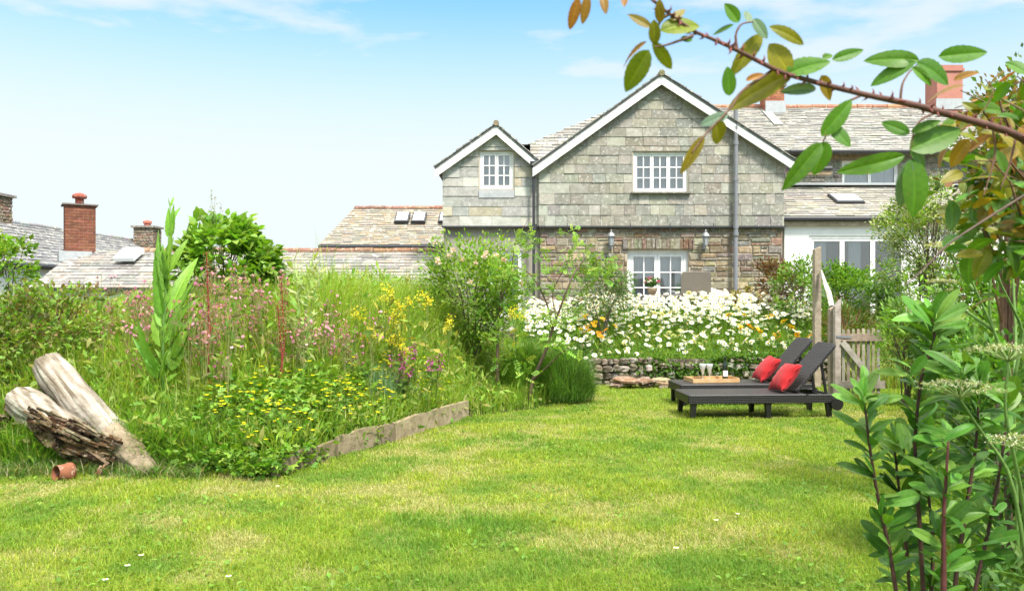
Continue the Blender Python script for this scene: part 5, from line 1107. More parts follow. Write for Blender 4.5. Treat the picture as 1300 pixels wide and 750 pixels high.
# young tree with open branches
def tree_pts(name, label, cat, base, stems, clusters, tpl, ls, pal, per=9, sp=.09, stemcol=(.15, .10, .07), r0=.022, mat='leaf'):
    t = thing(name, label, cat, base); base = np.array(base)
    s = Soup()
    for (pts, ra, rb) in stems:
        q = np.array([P(*p) for p in pts])-base; n = len(q); T = np.linspace(0, 1, 4*n); q2 = np.stack([np.interp(T, np.linspace(0, 1, n), q[:, k]) for k in range(3)], 1)
        for _ in range(2): q2[1:-1] = (q2[:-2]+2*q2[1:-1]+q2[2:])/4
        s.tube(q2, np.linspace(ra, rb, len(q2)), stemcol, 7)
    s.build('trunk', M['stem'], t, True); s = Soup()
    for (px, py, Yd, k) in clusters:
        n = int(1.8*per*k); c = P(px, py, Yd)-base; q = c+rng.normal(size=(n, 3))*sp*np.array([1., 1, .7]); d = rdir(n, .1); s.place(tpl, q, d, rdir(n, 1.6), ls*U(.7, 1.2, n), jcol(pal, n)*U(.85, 1.15))
    s.build('crown', M[mat], t); return t
LG = [(.21, .37, .045), (.27, .43, .055), (.17, .31, .04), (.32, .46, .08)]
Yt = 10.6; b = base_of(671, 0, Yt)
tree_pts('young_tree', 'slender young tree with reddish branches and sparse feathery light green leaves', 'tree', b,
   [([(671, 508, Yt), (676, 482, Yt), (693, 445, Yt), (701, 419, Yt), (706, 405, Yt-.1), (718, 372, Yt-.2), (729, 345, Yt-.2), (745, 325, Yt)], .028, .007), ([(701, 419, Yt), (697, 392, Yt+.1), (684, 362, Yt+.1), (668, 342, Yt), (640, 336, Yt+.1)], .015, .005), ([(676, 483, Yt), (695, 465, Yt-.2), (710, 450, Yt-.3), (722, 441, Yt-.4)], .014, .005), ([(706, 405, Yt), (700, 370, Yt+.2), (720, 335, Yt+.2), (728, 310, Yt+.2)], .010, .004)],
   [(735, 312, Yt, 1.), (727, 300, Yt, .6), (745, 335, Yt, 2), (725, 338, Yt, 1.5), (758, 345, Yt, 1.5), (765, 330, Yt, .7), (770, 345, Yt, .6), (740, 355, Yt+.2, 1.5), (695, 338, Yt, 1), (660, 350, Yt, 1.6), (640, 345, Yt, 1.4), (672, 365, Yt, 1.2), (706, 372, Yt, 1.1), (690, 400, Yt-.1, 1.1), (715, 410, Yt-.2, 1.2), (728, 390, Yt, 1), (660, 400, Yt, 1.1), (700, 432, Yt-.2, .8), (735, 425, Yt-.2, .7), (715, 445, Yt-.4, .6), (655, 440, Yt, .8), (668, 470, Yt-.3, .7)], PIN, .15, LG, 10, .075)
b = base_of(631, 0, 10.9)
tree_pts('young_tree', 'upright young tree with one straight stem and ferny leaves beside the slender one', 'tree', b,
   [([(632, 490, 10.9), (631, 455, 10.9), (633, 410, 10.9), (637, 364, 10.9), (640, 345, 10.9)], .026, .008), ([(637, 380, 10.9), (650, 345, 11), (652, 315, 11), (658, 298, 11), (672, 277, 11.)], .010, .003), ([(633, 410, 10.9), (618, 380, 10.9), (612, 360, 11)], .009, .003)],
   [(640, 350, 10.9, 1.2), (620, 365, 10.9, 1.1), (660, 298, 10.8, .5), (675, 297, 10.8, .5), (668, 310, 10.8, .9), (655, 325, 10.8, 1), (680, 320, 10.8, .6), (612, 385, 10.8, .8), (650, 390, 10.8, .9), (640, 420, 10.7, 1), (618, 430, 10.7, .7), (645, 455, 10.6, .9)], PIN, .15, LG, 10, .08)
# dark needle bush at the end of the bed
def needle_bush(name, label, base, rx, ry, H, n, pal, h=(.12, .3), group=None):
    t = thing(name, label, 'bush', base, 0, group); d = nrm(rng.normal(size=(n, 3))*np.array([1, 1, .8])); d[:, 2] = np.abs(d[:, 2]); p = d*np.array([rx, ry, H])*(U(.2, 1.12, n)**.5)[:, None]*np.array([.8, .8, .75]); az = np.arctan2(p[:, 1], p[:, 0])+U(-.7, .7, n); s = Soup()
    blades(s, p, U(*h, n), U(.005, .009, n), U(.1, 1.3, n), jcol(pal, n, .35)*(.75+.7*fnoise(p[:, 0]*2, p[:, 2]*2+p[:, 1], 2.))[:, None], az=az); s.build('foliage', M['leaf'], t); s = Soup()
    for k in range(14): e = p[rng.integers(n)]; s.tube([(0, 0, -.03), e*np.array([.4, .4, .5]), e], [.012, .008, .003], (.14, .1, .07), 5)
    s.build('stem', M['stem'], t); return t
needle_bush('dark_bush', 'rounded dark green needle leaved bush at the lawn end of the bed', (.70, 11.15, .02), .55, .48, .85, 9500, [(.12, .24, .045), (.16, .29, .055), (.21, .35, .08)])
needle_bush('dark_bush', 'looser needle leaved bush growing behind the slender young tree', (.18, 11.1, .1), .45, .4, .85, 6500, [(.12, .24, .035), (.17, .31, .045), (.22, .36, .06)])
b = base_of(765, 0, 14.2); shrub('conifer_shrub', 'dusky green feathery shrub against the stone wall', 'shrub', (b[0], b[1], .8), (0, 0, .75), (.62, .5, .55), 2600, LANL, .08, [(.07, .15, .03), (.10, .19, .04), (.13, .22, .05)], 6, clumps=30)
# far left
b = base_of(5, 0, 8.6); shrub('leafy_shrub', 'light green leafy shrub cut by the picture edge near the white wall', 'shrub', b, (0, 0, .95), (.42, .4, .42), 1300, OVL, .075, [(.17, .31, .04), (.22, .37, .05), (.28, .41, .07)], 6, clumps=22)
b = base_of(70, 0, 8.3); shrub('bramble', 'brown and green bramble thicket behind the log', 'bramble', b, (0, 0, .42), (.75, .5, .40), 2300, OVL, .06, [(.22, .16, .07), (.20, .28, .05), (.26, .26, .08), (.17, .31, .04), (.21, .35, .05)], 8, (.2, .1, .06), clumps=30)
b = base_of(20, 0, 8.0); shrub('bramble', 'green bramble mound at the picture edge above the log', 'bramble', b, (0, 0, .35), (.55, .5, .38), 1700, OVL, .07, [(.13, .24, .04), (.17, .28, .05), (.18, .17, .06)], 6, (.2, .1, .06), clumps=24)
# shrubs by the house and gate
b = base_of(986, 0, 15.6); b[2] = .78; shrub('red_shrub', 'coppery red brown shrub at the corner of the stone wall', 'shrub', b, (0, 0, .85), (.55, .45, .55), 2200, OVL, .07, [(.17, .07, .045), (.22, .10, .05), (.13, .08, .04), (.16, .15, .05)], 7, clumps=28)
b = base_of(948, 0, 16.2); b[2] = .78; shrub('golden_shrub', 'small golden orange shrub at the foot of the soil pipe', 'shrub', b, (0, 0, .55), (.30, .3, .35), 800, OVL, .06, [(.38, .22, .04), (.32, .26, .05), (.2, .22, .05)], 5, clumps=14)
b = base_of(1015, 0, 14.6); b[2] = .78; shrub('green_shrub', 'fresh green shrub between the coppery shrub and the tall post', 'shrub', b, (0, 0, .75), (.48, .45, .60), 2000, OVL, .065, [(.13, .26, .03), (.18, .32, .04), (.24, .38, .06)], 6, clumps=26)
b = (6.6, 15.6, .6); shrub('hedge_shrub', 'dense mid green hedge shrub in front of the patio window', 'shrub', b, (0, 0, .85), (.85, .6, .62), 4200, OVL, .075, [(.11, .24, .03), (.15, .29, .035), (.20, .34, .045)], 8, clumps=44)
b = (7.5, 14.6, .55); shrub('hedge_shrub', 'darker hedge shrub under the white blossom bush', 'shrub', b, (0, 0, .85), (.85, .6, .80), 4200, OVL, .07, [(.09, .20, .03), (.12, .24, .035), (.16, .29, .045)], 8, clumps=44)
b = (5.75, 13.6, .3); shrub('rusty_grass', 'rusty brown seeding dock clump behind the gate', 'dock clump', b, (0, 0, .62), (.55, .4, .48), 1300, LANL, .10, [(.22, .14, .06), (.15, .2, .05), (.12, .21, .04)], 10, (.25, .13, .07), clumps=24, up=1.2)
# blossom bush
b = (7.1, 13.6, .6)
bb = shrub('blossom_bush', 'spiky bush with tiny leaves and white blossom rising in front of the lean-to', 'bush', b, (.15, 0, 1.75), (1.0, .6, 1.1), 9500, OVL, .055, [(.22, .33, .05), (.28, .38, .065), (.17, .27, .04), (.6, .6, .42)], 10, (.14, .1, .07), clumps=70, up=.6, csize=.22)
s = Soup(); n = 700
for k in range(30):
    e = np.array([U(-1.0, .9), U(-.4, .4), U(1.6, 3.0)]); e[2] = min(e[2], 2.1+.9*(1-abs(e[0]))); a = np.array([.15, 0, 1.1]); s.tube([a, (a+e)/2+(0, 0, .1), e], [.009, .006, .002], (.15, .11, .07), 4); q = a+(e-a)*U(.45, 1.02, (30, 1))+rng.normal(size=(30, 3))*.035; s.place(LANL, q, rdir(30, .5), rdir(30), U(.03, .06, 30), jcol([(.22, .33, .06), (.28, .38, .08)], 30)); 
    q = a+(e-a)*U(.5, 1.02, (16, 1))+rng.normal(size=(16, 3))*.03; s.place(OVL, q, rdir(16, .4), rdir(16), U(.025, .04, 16), jcol([(.74, .72, .62), (.65, .64, .5)], 16, .1, .04))
s.build('blossom_spray', M['leaf'], bb)
# willow leaved shrub and bank on the right
def willow(base, label, H, nst, pal, ll=.13, spread=.6):
    t = thing('willow_shrub', label, 'shrub', base, 0, 'willow leaved shrubs on the bank'); s = Soup(); f = Soup()
    for k in range(nst):
        e = np.array([rng.normal()*spread*.6, rng.normal()*spread*.5, H*U(.55, 1.)]); m_ = e*np.array([.35, .35, .6]); s.tube([(0, 0, 0), m_, e], [.008, .006, .002], (.2, .2, .08), 5); n = 46; tt = U(.2, 1.02, n)[:, None]; q = (1-tt)**2*0+2*tt*(1-tt)*m_+tt**2*e; f.place(LANL, q, rdir(n, .35), rdir(n, 1), ll*U(.6, 1.15, n), jcol(pal, n)*U(.85, 1.2))
    s.build('stem', M['stem'], t); f.build('foliage', M['leaf'], t)
WL = [(.16, .31, .04), (.21, .38, .05), (.13, .26, .03), (.27, .42, .07)]
willow((5.9, 10.6, .05), 'tall light green willow leaved shrub on the bank just beyond the gate', 1.75, 44, WL, .15, .75)
willow((5.5, 9.2, .1), 'pale narrow leaved shrub overhanging the lawn near the gate', 1.15, 34, [(.2, .3, .09), (.26, .35, .12), (.14, .25, .05)], .12, .55)
willow((5.6, 7.7, .3), 'mid green willow leaved shrub halfway along the bank', 1.3, 40, WL, .12, .6)
willow((4.6, 5.9, .3), 'dark willow leaved shrub at the near end of the bank', 1.2, 44, [(.08, .18, .03), (.12, .23, .04), (.15, .27, .05)], .11, .6)
willow((6.6, 9.0, .5), 'yellowish willow leaved shrub highest on the bank', 1.5, 40, [(.2, .28, .06), (.25, .32, .08), (.14, .24, .05)], .12, .7)
n = 60000; y = U(2.9, 13.6, n); x = np.interp(y, RY, RX)+U(-.05, 3.2, n)*np.minimum(1, y/6); m = (x < .74*y+.5) & ((y < 11.5) | (x > 6.15)); x, y = x[m], y[m]; n = len(x); d = dr(x, y)
h = (.10+.75*sstep(d/1.6))*U(.4, 1.05, n)*(.65+.6*fnoise(x, y, 1.2)); s = Soup(); blades(s, np.stack([x, y, hgt(x, y)-.01], 1), h, U(.006, .013, n), U(.2, 1.0, n), jcol(np.concatenate([MG, [(.25, .18, .08)]]), n)); k = n//2
s.place(OVL, np.stack([x, y, hgt(x, y)+h*U(.1, .8, n)], 1)[:k], rdir(k, .4), rdir(k, 1), U(.04, .09, k), jcol([(.12, .26, .03), (.17, .32, .04), (.22, .36, .05)], k)); tag(s.build('bank_undergrowth', M['grass']), 'long grass and weeds covering the bank beside the lawn', 'undergrowth', kind='stuff')
n = 9000; x = U(5.6, 9.5, n); y = U(12.6, 16, n); h = U(.2, .8, n); s = Soup(); blades(s, np.stack([x, y, hgt(x, y)-.01], 1), h, U(.007, .014, n), U(.2, .9, n), jcol(np.concatenate([MG, [(.28, .18, .08), (.25, .2, .09)]]), n)); tag(s.build('rough_grass', M['grass']), 'rough grass with rusty seed heads beyond the gate', 'long grass', kind='stuff')

# ------------------------------------------------------------------ near shrub with red stems and glossy leaves
NY = 2.7; b = P(1185, 0, NY); b[2] = 0; t = thing('glossy_shrub', 'near shrub with dark red stems and long glossy green leaves', 'shrub', b)
NS_ = [[(1150, 880), (1145, 800), (1130, 700), (1112, 620), (1103, 560), (1097, 505)], [(1180, 880), (1172, 750), (1166, 640), (1160, 560), (1170, 470), (1188, 430), (1182, 398)], [(1198, 880), (1198, 750), (1198, 650), (1204, 560)], [(1205, 880), (1212, 740), (1226, 650), (1240, 560), (1243, 490)], [(1175, 880), (1182, 760), (1185, 690), (1176, 600), (1172, 540)], [(1220, 880), (1235, 760), (1262, 640), (1275, 560), (1280, 500)], [(1160, 880), (1158, 780), (1150, 690), (1140, 610), (1135, 560)]]
s = Soup(); f = Soup()
GL = [(.075, .19, .022), (.10, .235, .026), (.15, .30, .04), (.06, .155, .02)]
for k, st in enumerate(NS_):
    yo = [0, .12, -.08, .05, .25, .3, .2][k]; q = np.array([P(px, py, NY+yo) for (px, py) in st])-b; n = len(q); T = np.linspace(0, 1, 30); q2 = np.stack([np.interp(T, np.linspace(0, 1, n), q[:, c]) for c in range(3)], 1)
    for _ in range(3): q2[1:-1] = (q2[:-2]+2*q2[1:-1]+q2[2:])/4
    s.tube(q2, np.linspace(.013 if k == 2 else .0095, .0035, 30), (.085, .04, .03) if k != 2 else (.14, .045, .04), 8, bump=.06)
    nl = [56, 74, 30, 64, 58, 58, 46][k]; 
    for j in range(nl):
        tt = U(.30, 1.02) if k != 2 else U(.3, .85); a = np.array([np.interp(tt, T, q2[:, c]) for c in range(3)]); az = j*2.4+U(-.4, .4); el = U(.25, 1.1)+.3*(tt > .9); d = np.array([math.cos(az)*math.cos(el), math.sin(az)*math.cos(el), math.sin(el)]); L_ = U(.06, .13)*(1.05-.25*(tt > .95)); c = jcol(GL, 1)[0]*(1.35 if tt > .9 else 1)
        f.place(random.choice(OBOS), [a], [d], [(U(-.6, .6), U(-1.1, .2), .8)], [[L_*U(.85, 1.1), L_, L_*U(.4, 1.4)]], c)
for (px, py, k) in ((1185, 410, 9), (1160, 470, 6), (1225, 470, 7), (1245, 490, 6), (1098, 510, 7), (1200, 560, 8), (1195, 620, 7), (1215, 600, 7), (1150, 570, 6), (1280, 510, 6)):
    for j in range(k):
        a = P(px+U(-6, 6), py+U(-4, 14), NY+U(-.05, .2))-b; az = U(0, 6.28); el = U(.2, 1.2); d = np.array([math.cos(az)*math.cos(el), math.sin(az)*math.cos(el), math.sin(el)]); L_ = U(.09, .145); f.place(random.choice(OBOS), [a], [d], [(U(-.5, .5), -.6, .8)], [[L_, L_, L_]], jcol([(.16, .33, .045), (.115, .26, .032), (.21, .37, .065)], 1))
s.build('stem', M['stem'], t, True); f.build('foliage', M['glossy_leaf'], t, True)
# low leaves under it
n = 2600; x = U(1.35, 2.6, n); y = U(2.6, 4.0, n); m = x > .5*y; x, y = x[m], y[m]; n = len(x); s = Soup(); s.place(LANL, np.stack([x, y, hgt(x, y)+U(.02, .35, n)*np.clip((x-.5*y)*2, .1, 1)], 1), rdir(n, .5), rdir(n, 1), U(.06, .12, n), jcol([(.07, .16, .03), (.10, .2, .035)], n)); tag(s.build('low_leaves', M['leaf']), 'low green leaves at the foot of the near glossy shrub', 'undergrowth', kind='stuff')
# hogweed with white umbels
def hogweed(base, stems, label, green=(.13, .24, .05)):
    """stems: list of (points px,py,Y, umbel radius m or 0)"""
    t = thing('hogweed', label, 'hogweed', base, 0, 'hogweed plants'); base = np.array(base); s = Soup(); l = Soup()
    for (pts, ur) in stems:
        q = np.array([P(*p) for p in pts])-base; n = len(q); T = np.linspace(0, 1, 16); q2 = np.stack([np.interp(T, np.linspace(0, 1, n), q[:, c]) for c in range(3)], 1); q2[1:-1] = (q2[:-2]+2*q2[1:-1]+q2[2:])/4
        s.tube(q2, np.linspace(.008, .004, 16), green, 8)
        if ur:
            u = Soup(); nr_ = 20; top = q2[-1]; ax = nrm(q2[-1]-q2[-3]+np.array([0, 0, .02]))
            for k in range(nr_):
                r = ur*math.sqrt((k+.5)/nr_); a = k*2.4; e = top+np.array([r*math.cos(a), r*math.sin(a), ur*.42*(1-.45*(r/ur)**2)]); u.tube([top, (top+e)/2+(0, 0, .004), e], [.0016, .0013, .001], (.3, .38, .14), 4, cap=False); m_ = 26; u.place(OVL, e+np.c_[rng.normal(size=(m_, 2))*ur*.11, U(-.003, .004, m_)], rdir(m_, .2), (0, 0, 1), U(.006, .011, m_), jcol([(.55, .55, .38), (.62, .60, .46), (.40, .46, .2), (.36, .3, .2)], m_, .1, .04))
            u.build('umbel', M['petal'], t)
    s.build('stem', M['stem'], t, True)
    return t
B = P(1330, 0, 2.6); B[2] = .0
hogweed(B, [([(1330, 900, 2.6), (1310, 760, 2.6), (1285, 600, 2.6), (1240, 540, 2.6), (1218, 505, 2.55)], .13), ([(1310, 760, 2.6), (1300, 640, 2.55), (1275, 520, 2.5), (1280, 458, 2.5)], .12), ([(1350, 900, 2.4), (1330, 700, 2.4), (1310, 575, 2.4)], .12)], 'hogweed with flat white flower heads beside the glossy shrub')
B = P(1290, 0, 3.6); B[2] = .2
hogweed(B, [([(1295, 860, 3.6), (1288, 480, 3.6), (1262, 420, 3.6), (1235, 360, 3.6), (1222, 322, 3.6)], .13), ([(1275, 455, 3.6), (1256, 405, 3.6), (1258, 330, 3.6), (1262, 300, 3.6)], .09), ([(1288, 480, 3.6), (1300, 420, 3.6), (1270, 360, 3.5), (1258, 320, 3.5)], 0), ([(1262, 420, 3.6), (1220, 390, 3.7), (1200, 372, 3.8), (1195, 362, 3.8)], .06), ([(1288, 480, 3.6), (1290, 430, 3.8), (1286, 350, 3.9), (1284, 318, 3.9)], .10), ([(1240, 372, 3.6), (1216, 345, 3.7), (1205, 318, 3.7)], .10)], 'tall hogweed with forked green stems and cream flower heads behind the rose')
# ------------------------------------------------------------------ climbing rose overhead
RB = P(1420, 0, 1.9); RB[2] = 0; t = thing('climbing_rose', 'thorny rose with a long arching branch across the sky and green and orange leaves', 'rose', RB)
ST_ = [(1420, 900, 1.9), (1410, 500, 1.85), (1380, 260, 1.75), (1300, 172, 1.6), (1221, 150, 1.52), (1160, 133, 1.46), (1100, 121, 1.42), (1040, 106, 1.38), (990, 92, 1.34), (940, 66, 1.30), (910, 52, 1.28), (880, 40, 1.26), (850, 18, 1.25), (825, -2, 1.24), (800, -30, 1.23)]
def spline(pts, m=8):
    q = np.array([P(*p) for p in pts]); n = len(q); T = np.linspace(0, n-1, m*n); q2 = np.stack([np.interp(T, np.arange(n), q[:, c]) for c in range(3)], 1)
    for _ in range(6): q2[1:-1] = (q2[:-2]+2*q2[1:-1]+q2[2:])/4
    return q2
s = Soup(); q = spline(ST_); rr = np.interp(np.linspace(0, 1, len(q)), [0, .2, .45, .75, 1], [.010, .0082, .0048, .0029, .0017]); s.tube(q-RB, rr, (.13, .06, .045), 10, bump=.04); s.build('stem', M['stem'], t, True)
nth = 0
for k in range(24, len(q)-10):
    for _ in range(2 if k < 80 else 1):
        if random.random() < .5 and nth < 95:
            nth += 1; s = Soup(); a = U(0, 6.28); dv = nrm(q[k+1]-q[k]); n1 = nrm(np.cross(dv, (0, 1, 0))); n2 = np.cross(dv, n1); o = n1*math.cos(a)+n2*math.sin(a); p0 = q[k]+(q[k+1]-q[k])*U(0, 1)-RB; L_ = U(.006, .012); s.tube([p0+o*rr[k]*.6, p0+o*(rr[k]+L_*.5)-dv*.001, p0+o*(rr[k]+L_)+dv*.003], [.0032, .0016, .0002], (.24, .07, .06), 5); s.build('thorn', M['stem'], t, True)
s = Soup(); TW = [[(936, 63), (933, 45), (940, 30), (956, 28)], [(979, 90), (960, 104), (940, 116), (930, 135), (916, 150), (895, 170), (878, 195)], [(1092, 122), (1065, 134), (1052, 165), (1045, 180)], [(1143, 127), (1145, 106), (1155, 90), (1168, 80)], [(1193, 142), (1170, 150), (1160, 165), (1155, 195)], [(880, 46), (862, 52), (845, 58), (830, 60)], [(850, 18), (838, 25), (834, 40), (826, 52)], [(1300, 248), (1265, 270), (1230, 292), (1200, 312), (1170, 345), (1148, 362)], [(1330, 262), (1300, 248)], [(1260, 163), (1265, 190), (1258, 220), (1248, 250)], [(1290, 172), (1282, 210), (1270, 240)]]
for k, w_ in enumerate(TW): s = Soup(); s.tube(spline([(a, b_, 1.25+.0009*max(0, a-880)) for a, b_ in w_], 5)-RB, np.linspace(.0026, .0012, len(w_)*5), (.16, .08, .05) if k != 7 else (.12, .08, .06), 6); s.build('twig', M['stem'], t, True)
z = lambda X_, Y_: (700+X_/2.1667, Y_/2.1667)
LV = [((75, -8), (52, 78), .38, 'o'), ((100, -12), (88, 64), .4, 'o'), ((140, -15), (150, 24), .4, 'o'), ((200, -15), (203, 8), .4, 'o'), ((300, 64), (297, 8), .5, 'm'), ((275, 75), (212, 40), .4, 'm'), ((262, 115), (180, 165), .28, 'o'), ((268, 138), (203, 250), .5, 'm'), ((285, 122), (283, 58), .55, 'm'), ((278, 115), (335, 186), .4, 'm'), ((300, 85), (408, 52), .55, 'm'), ((328, 55), (368, 26), .45, 'm'), ((355, 110), (390, 104), .55, 'g'), ((515, 62), (480, 10), .62, 'g'), ((502, 68), (440, 92), .28, 'g'), ((598, 74), (703, 106), .34, 'm'), ((556, 52), (592, 102), .45, 'b'), ((538, 60), (545, 28), .5, 'b'), ((578, 94), (510, 180), .42, 'm'), ((655, 205), (608, 122), .8, 'm'), ((668, 196), (490, 282), .38, 'm'), ((645, 205), (772, 158), .42, 'g'), ((772, 165), (860, 136), .32, 'g'), ((745, 160), (775, 150), .6, 'g'), ((742, 208), (770, 276), .55, 'm'), ((728, 243), (634, 250), .32, 'b'), ((490, 264), (488, 186), .62, 'g'), ((535, 222), (585, 198), .35, 'o'), ((486, 316), (420, 336), .5, 'b'), ((452, 335), (472, 396), .8, 'm'), ((420, 374), (358, 472), .28, 'm'), ((742, 374), (830, 276), .42, 'g'), ((765, 345), (824, 398), .55, 'g'), ((757, 390), (722, 480), .6, 'g'), ((742, 394), (652, 508), .34, 'g'), ((1012, 166), (893, 152), .45, 'g'), ((1000, 168), (882, 226), .38, 'g'), ((1005, 172), (1105, 214), .62, 'g'), ((992, 185), (1050, 226), .4, 'g'), ((1064, 156), (1202, 142), .34, 'g'), ((1310, 205), (1254, 168), .7, 'g'), ((985, 368), (912, 334), .5, 'g'), ((990, 366), (1070, 324), .38, 'g'), ((985, 412), (1128, 350), .48, 'g'), ((985, 415), (1050, 456), .55, 'g'), ((972, 428), (826, 470), .34, 'g'), ((985, 440), (965, 565), .42, 'b'), ((992, 438), (1015, 588), .55, 'g')]
PALR = {'o': [(.36, .14, .025), (.31, .15, .025)], 'm': [(.23, .21, .014), (.18, .21, .014), (.27, .19, .022)], 'g': [(.095, .215, .016), (.075, .185, .014)], 'b': [(.20, .27, .20), (.16, .24, .15)]}
for (a, b_, wd, c) in LV:
    a_ = z(*a); e_ = z(*b_); Ya = 1.25+.0009*max(0, a_[0]-880); p = P(*a_, Ya); e = P(*e_, Ya+U(-.025, .025)); d = e-p; L_ = np.linalg.norm(d); s = Soup()
    upv_ = nrm(np.array([U(-.35, .35), -1., U(-.1, .5)])); s.place(random.choice(ROSES), [p-RB], [d], [upv_], [[L_*wd/.5*.98, L_*1.03, L_*U(.2, .9)]], jcol(PALR[c], 1, .1, .05)); s.build('leaf', M['glossy_leaf'], t, True)
# leafy body of the rose on the right
s = Soup(); f = Soup()
for k in range(60):
    px, py, Yd = U(1205, 1310), U(95, 330), U(1.6, 2.4); e = P(px, py, Yd); a = P(px+U(30, 120), py+U(20, 120), Yd+U(-.1, .2)); m_ = (a+e)/2+np.array([0, 0, .05]); s.tube(np.array([a, m_, e])-RB, [.0035, .0025, .0012], (.16, .09, .05), 5); n = 7
    for j in range(n):
        q_ = a+(e-a)*U(.35, 1.)+rng.normal(size=3)*.025; kind = random.choice('ggggmm') if py > 205 else random.choice('gmmo'); L_ = U(.045, .085); d = rdir(1, -.1)[0]; f.place(random.choice(ROSES), [q_-RB], [d], [(U(-.5, .5), U(-1, .2), U(.2, 1))], [[L_, L_, L_*.8]], jcol(PALR[kind], 1))
s.build('shoot', M['stem'], t, True); f.build('foliage', M['glossy_leaf'], t, True)
# second, bushier shrub with small leaves behind the rose at the picture edge
b = P(1275, 0, 5.2); b[2] = .4; shrub('copper_bush', 'tall bush with small green and coppery leaves at the picture edge behind the rose', 'bush', b, (.1, 0, 1.75), (.42, .4, .95), 3600, OVL, .05, [(.12, .2, .04), (.16, .25, .05), (.26, .15, .05), (.2, .2, .05)], 9, (.18, .1, .06), clumps=46, csize=.3)
b = (5.8, 8.4, .4); shrub('bank_shrub', 'green mounded shrub on the bank under the tall hogweed', 'shrub', b, (0, 0, .75), (.8, .6, .65), 3200, OVL, .065, [(.13, .27, .03), (.18, .33, .04), (.24, .37, .06)], 8, clumps=40)
b = (2.62, 4.15, .1); shrub('bank_shrub', 'deep green leafy shrub at the foot of the hogweed by the picture edge', 'shrub', b, (0, 0, .62), (.36, .4, .62), 3000, OVL, .055, [(.07, .17, .025), (.10, .22, .03), (.15, .28, .04)], 9, clumps=44, shell=.3)
b = (5.4, 10.8, .0); shrub('bank_shrub', 'airy pale green shrub half hiding the free end of the gate', 'shrub', b, (0, 0, .72), (.42, .4, .70), 2600, LANL, .085, [(.17, .32, .045), (.22, .38, .06), (.13, .26, .035)], 9, clumps=44, shell=.3)
b = (6.15, 10.1, .2); shrub('bank_shrub', 'full leafy shrub on the bank between the gate and the tall hogweed', 'shrub', b, (0, 0, .85), (.75, .5, .85), 5200, OVL, .07, [(.13, .27, .03), (.17, .33, .04), (.22, .37, .06)], 9, clumps=60, shell=.3)
b = (4.55, 7.1, .15); shrub('bank_shrub', 'bushy mid green shrub at the lawn edge behind the glossy shrub', 'shrub', b, (0, 0, .6), (.5, .5, .6), 3400, OVL, .06, [(.11, .25, .03), (.15, .30, .04), (.2, .35, .05)], 8, clumps=44, shell=.3)
b = (3.9, 5.6, .3); shrub('bank_shrub', 'leafy shrub on the bank directly behind the glossy shrub', 'shrub', b, (0, 0, .6), (.55, .5, .55), 2600, OVL, .055, [(.11, .24, .03), (.16, .30, .04), (.22, .35, .06)], 8, clumps=34)
# ------------------------------------------------------------------ camera, sky, sun
cam = bpy.data.cameras.new('camera'); co = bpy.data.objects.new('camera', cam); COL.objects.link(co)
co.location = (0, 0, CH); co.rotation_euler = (math.radians(90), 0, 0); cam.sensor_width = 36; cam.lens = F/1300*36; cam.clip_end = 2000; cam.clip_start = .05
cam.dof.use_dof = True; cam.dof.focus_distance = 10.5; cam.dof.aperture_fstop = 7.
scene.camera = co
w = bpy.data.worlds.new('World'); scene.world = w; w.use_nodes = True; nt = w.node_tree; bg = nt.nodes['Background']
EL, AZ = math.radians(56), math.radians(150)      # azimuth clockwise from +Y: behind the camera on its right
sky = N(nt, 'ShaderNodeTexSky', sky_type='NISHITA'); sky.sun_disc = False; sky.sun_elevation = EL; sky.sun_rotation = AZ
sky.air_density = 1.0; sky.dust_density = 2.2; sky.ozone_density = 2.0; sky.altitude = 0
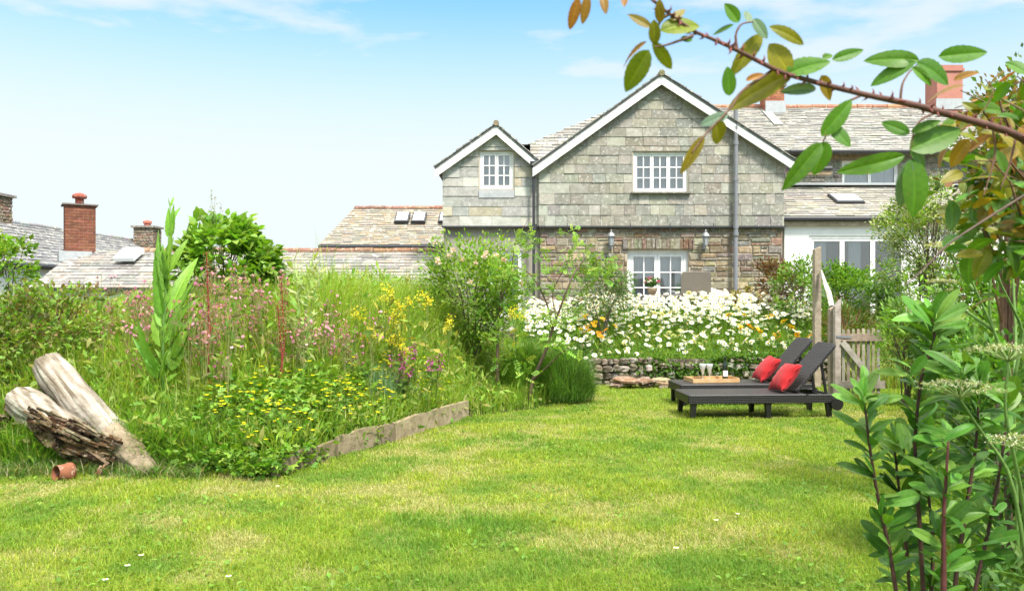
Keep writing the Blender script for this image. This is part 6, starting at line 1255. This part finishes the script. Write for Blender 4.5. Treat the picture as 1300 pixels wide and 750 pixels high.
# thin white cloud veil: dense at the horizon, wispy higher up
tc = N(nt, 'ShaderNodeTexCoord'); sx = N(nt, 'ShaderNodeSeparateXYZ'); nt.links.new(tc.outputs['Generated'], sx.inputs[0])
mp = N(nt, 'ShaderNodeMapping'); mp.inputs['Location'].default_value = (.9, .3, .4); mp.inputs['Scale'].default_value = (1.2, 1.2, 4.5); nt.links.new(tc.outputs['Generated'], mp.inputs[0])
nz = N(nt, 'ShaderNodeTexNoise'); nz.inputs['Scale'].default_value = 2.3; nz.inputs['Detail'].default_value = 7; nz.inputs['Roughness'].default_value = .55; nt.links.new(mp.outputs[0], nz.inputs['Vector'])
r1 = N(nt, 'ShaderNodeMapRange'); r1.interpolation_type = 'SMOOTHSTEP'; r1.inputs[1].default_value = .41; r1.inputs[2].default_value = .15; nt.links.new(sx.outputs[2], r1.inputs[0])
r2 = N(nt, 'ShaderNodeMapRange'); r2.interpolation_type = 'SMOOTHSTEP'; r2.inputs[1].default_value = .42; r2.inputs[2].default_value = .60; r2.inputs[4].default_value = .85; nt.links.new(nz.outputs[0], r2.inputs[0])
mxm = N(nt, 'ShaderNodeMath', operation='MAXIMUM'); nt.links.new(r1.outputs[0], mxm.inputs[0]); nt.links.new(r2.outputs[0], mxm.inputs[1])
mm = N(nt, 'ShaderNodeMath', operation='MULTIPLY'); mm.inputs[1].default_value = .93; nt.links.new(mxm.outputs[0], mm.inputs[0])
SKYW = (2.22, 2.32, 2.31)
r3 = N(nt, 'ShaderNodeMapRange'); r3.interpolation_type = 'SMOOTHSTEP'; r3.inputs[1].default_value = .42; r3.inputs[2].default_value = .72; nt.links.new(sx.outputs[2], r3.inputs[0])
c = mixc(nt, 'MULTIPLY', 1., sky.outputs[0], (.37, .70, .79))
c = mixc(nt, 'MIX', mm.outputs[0], c, SKYW)
c = mixc(nt, 'MIX', r3.outputs[0], c, (6.9, 6.8, 6.5))          # unseen bright cloud zone overhead, added as soft fill light
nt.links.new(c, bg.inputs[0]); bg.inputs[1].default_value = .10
sun = bpy.data.lights.new('sun', 'SUN'); sun.energy = 1.8; sun.angle = math.radians(10); sun.color = (1, .95, .87); so = bpy.data.objects.new('sun', sun); COL.objects.link(so)
sd = Vector((math.sin(AZ)*math.cos(EL), math.cos(AZ)*math.cos(EL), math.sin(EL))); so.rotation_euler = sd.to_track_quat('Z', 'Y').to_euler(); so.location = (6, -6, 12)
scene.view_settings.view_transform = 'Standard'; scene.view_settings.look = 'None'; scene.view_settings.gamma = 1; scene.view_settings.exposure = 2.08
scene.cycles.use_denoising = True; scene.cycles.denoiser = 'OPENIMAGEDENOISE'; scene.cycles.max_bounces = 7; scene.cycles.transparent_max_bounces = 8; scene.cycles.diffuse_bounces = 4; scene.cycles.transmission_bounces = 5
scene.cycles.use_adaptive_sampling = True; scene.cycles.adaptive_threshold = .015; scene.cycles.caustics_reflective = False; scene.cycles.caustics_refractive = False
scene.render.resolution_x = 1024; scene.render.resolution_y = 590
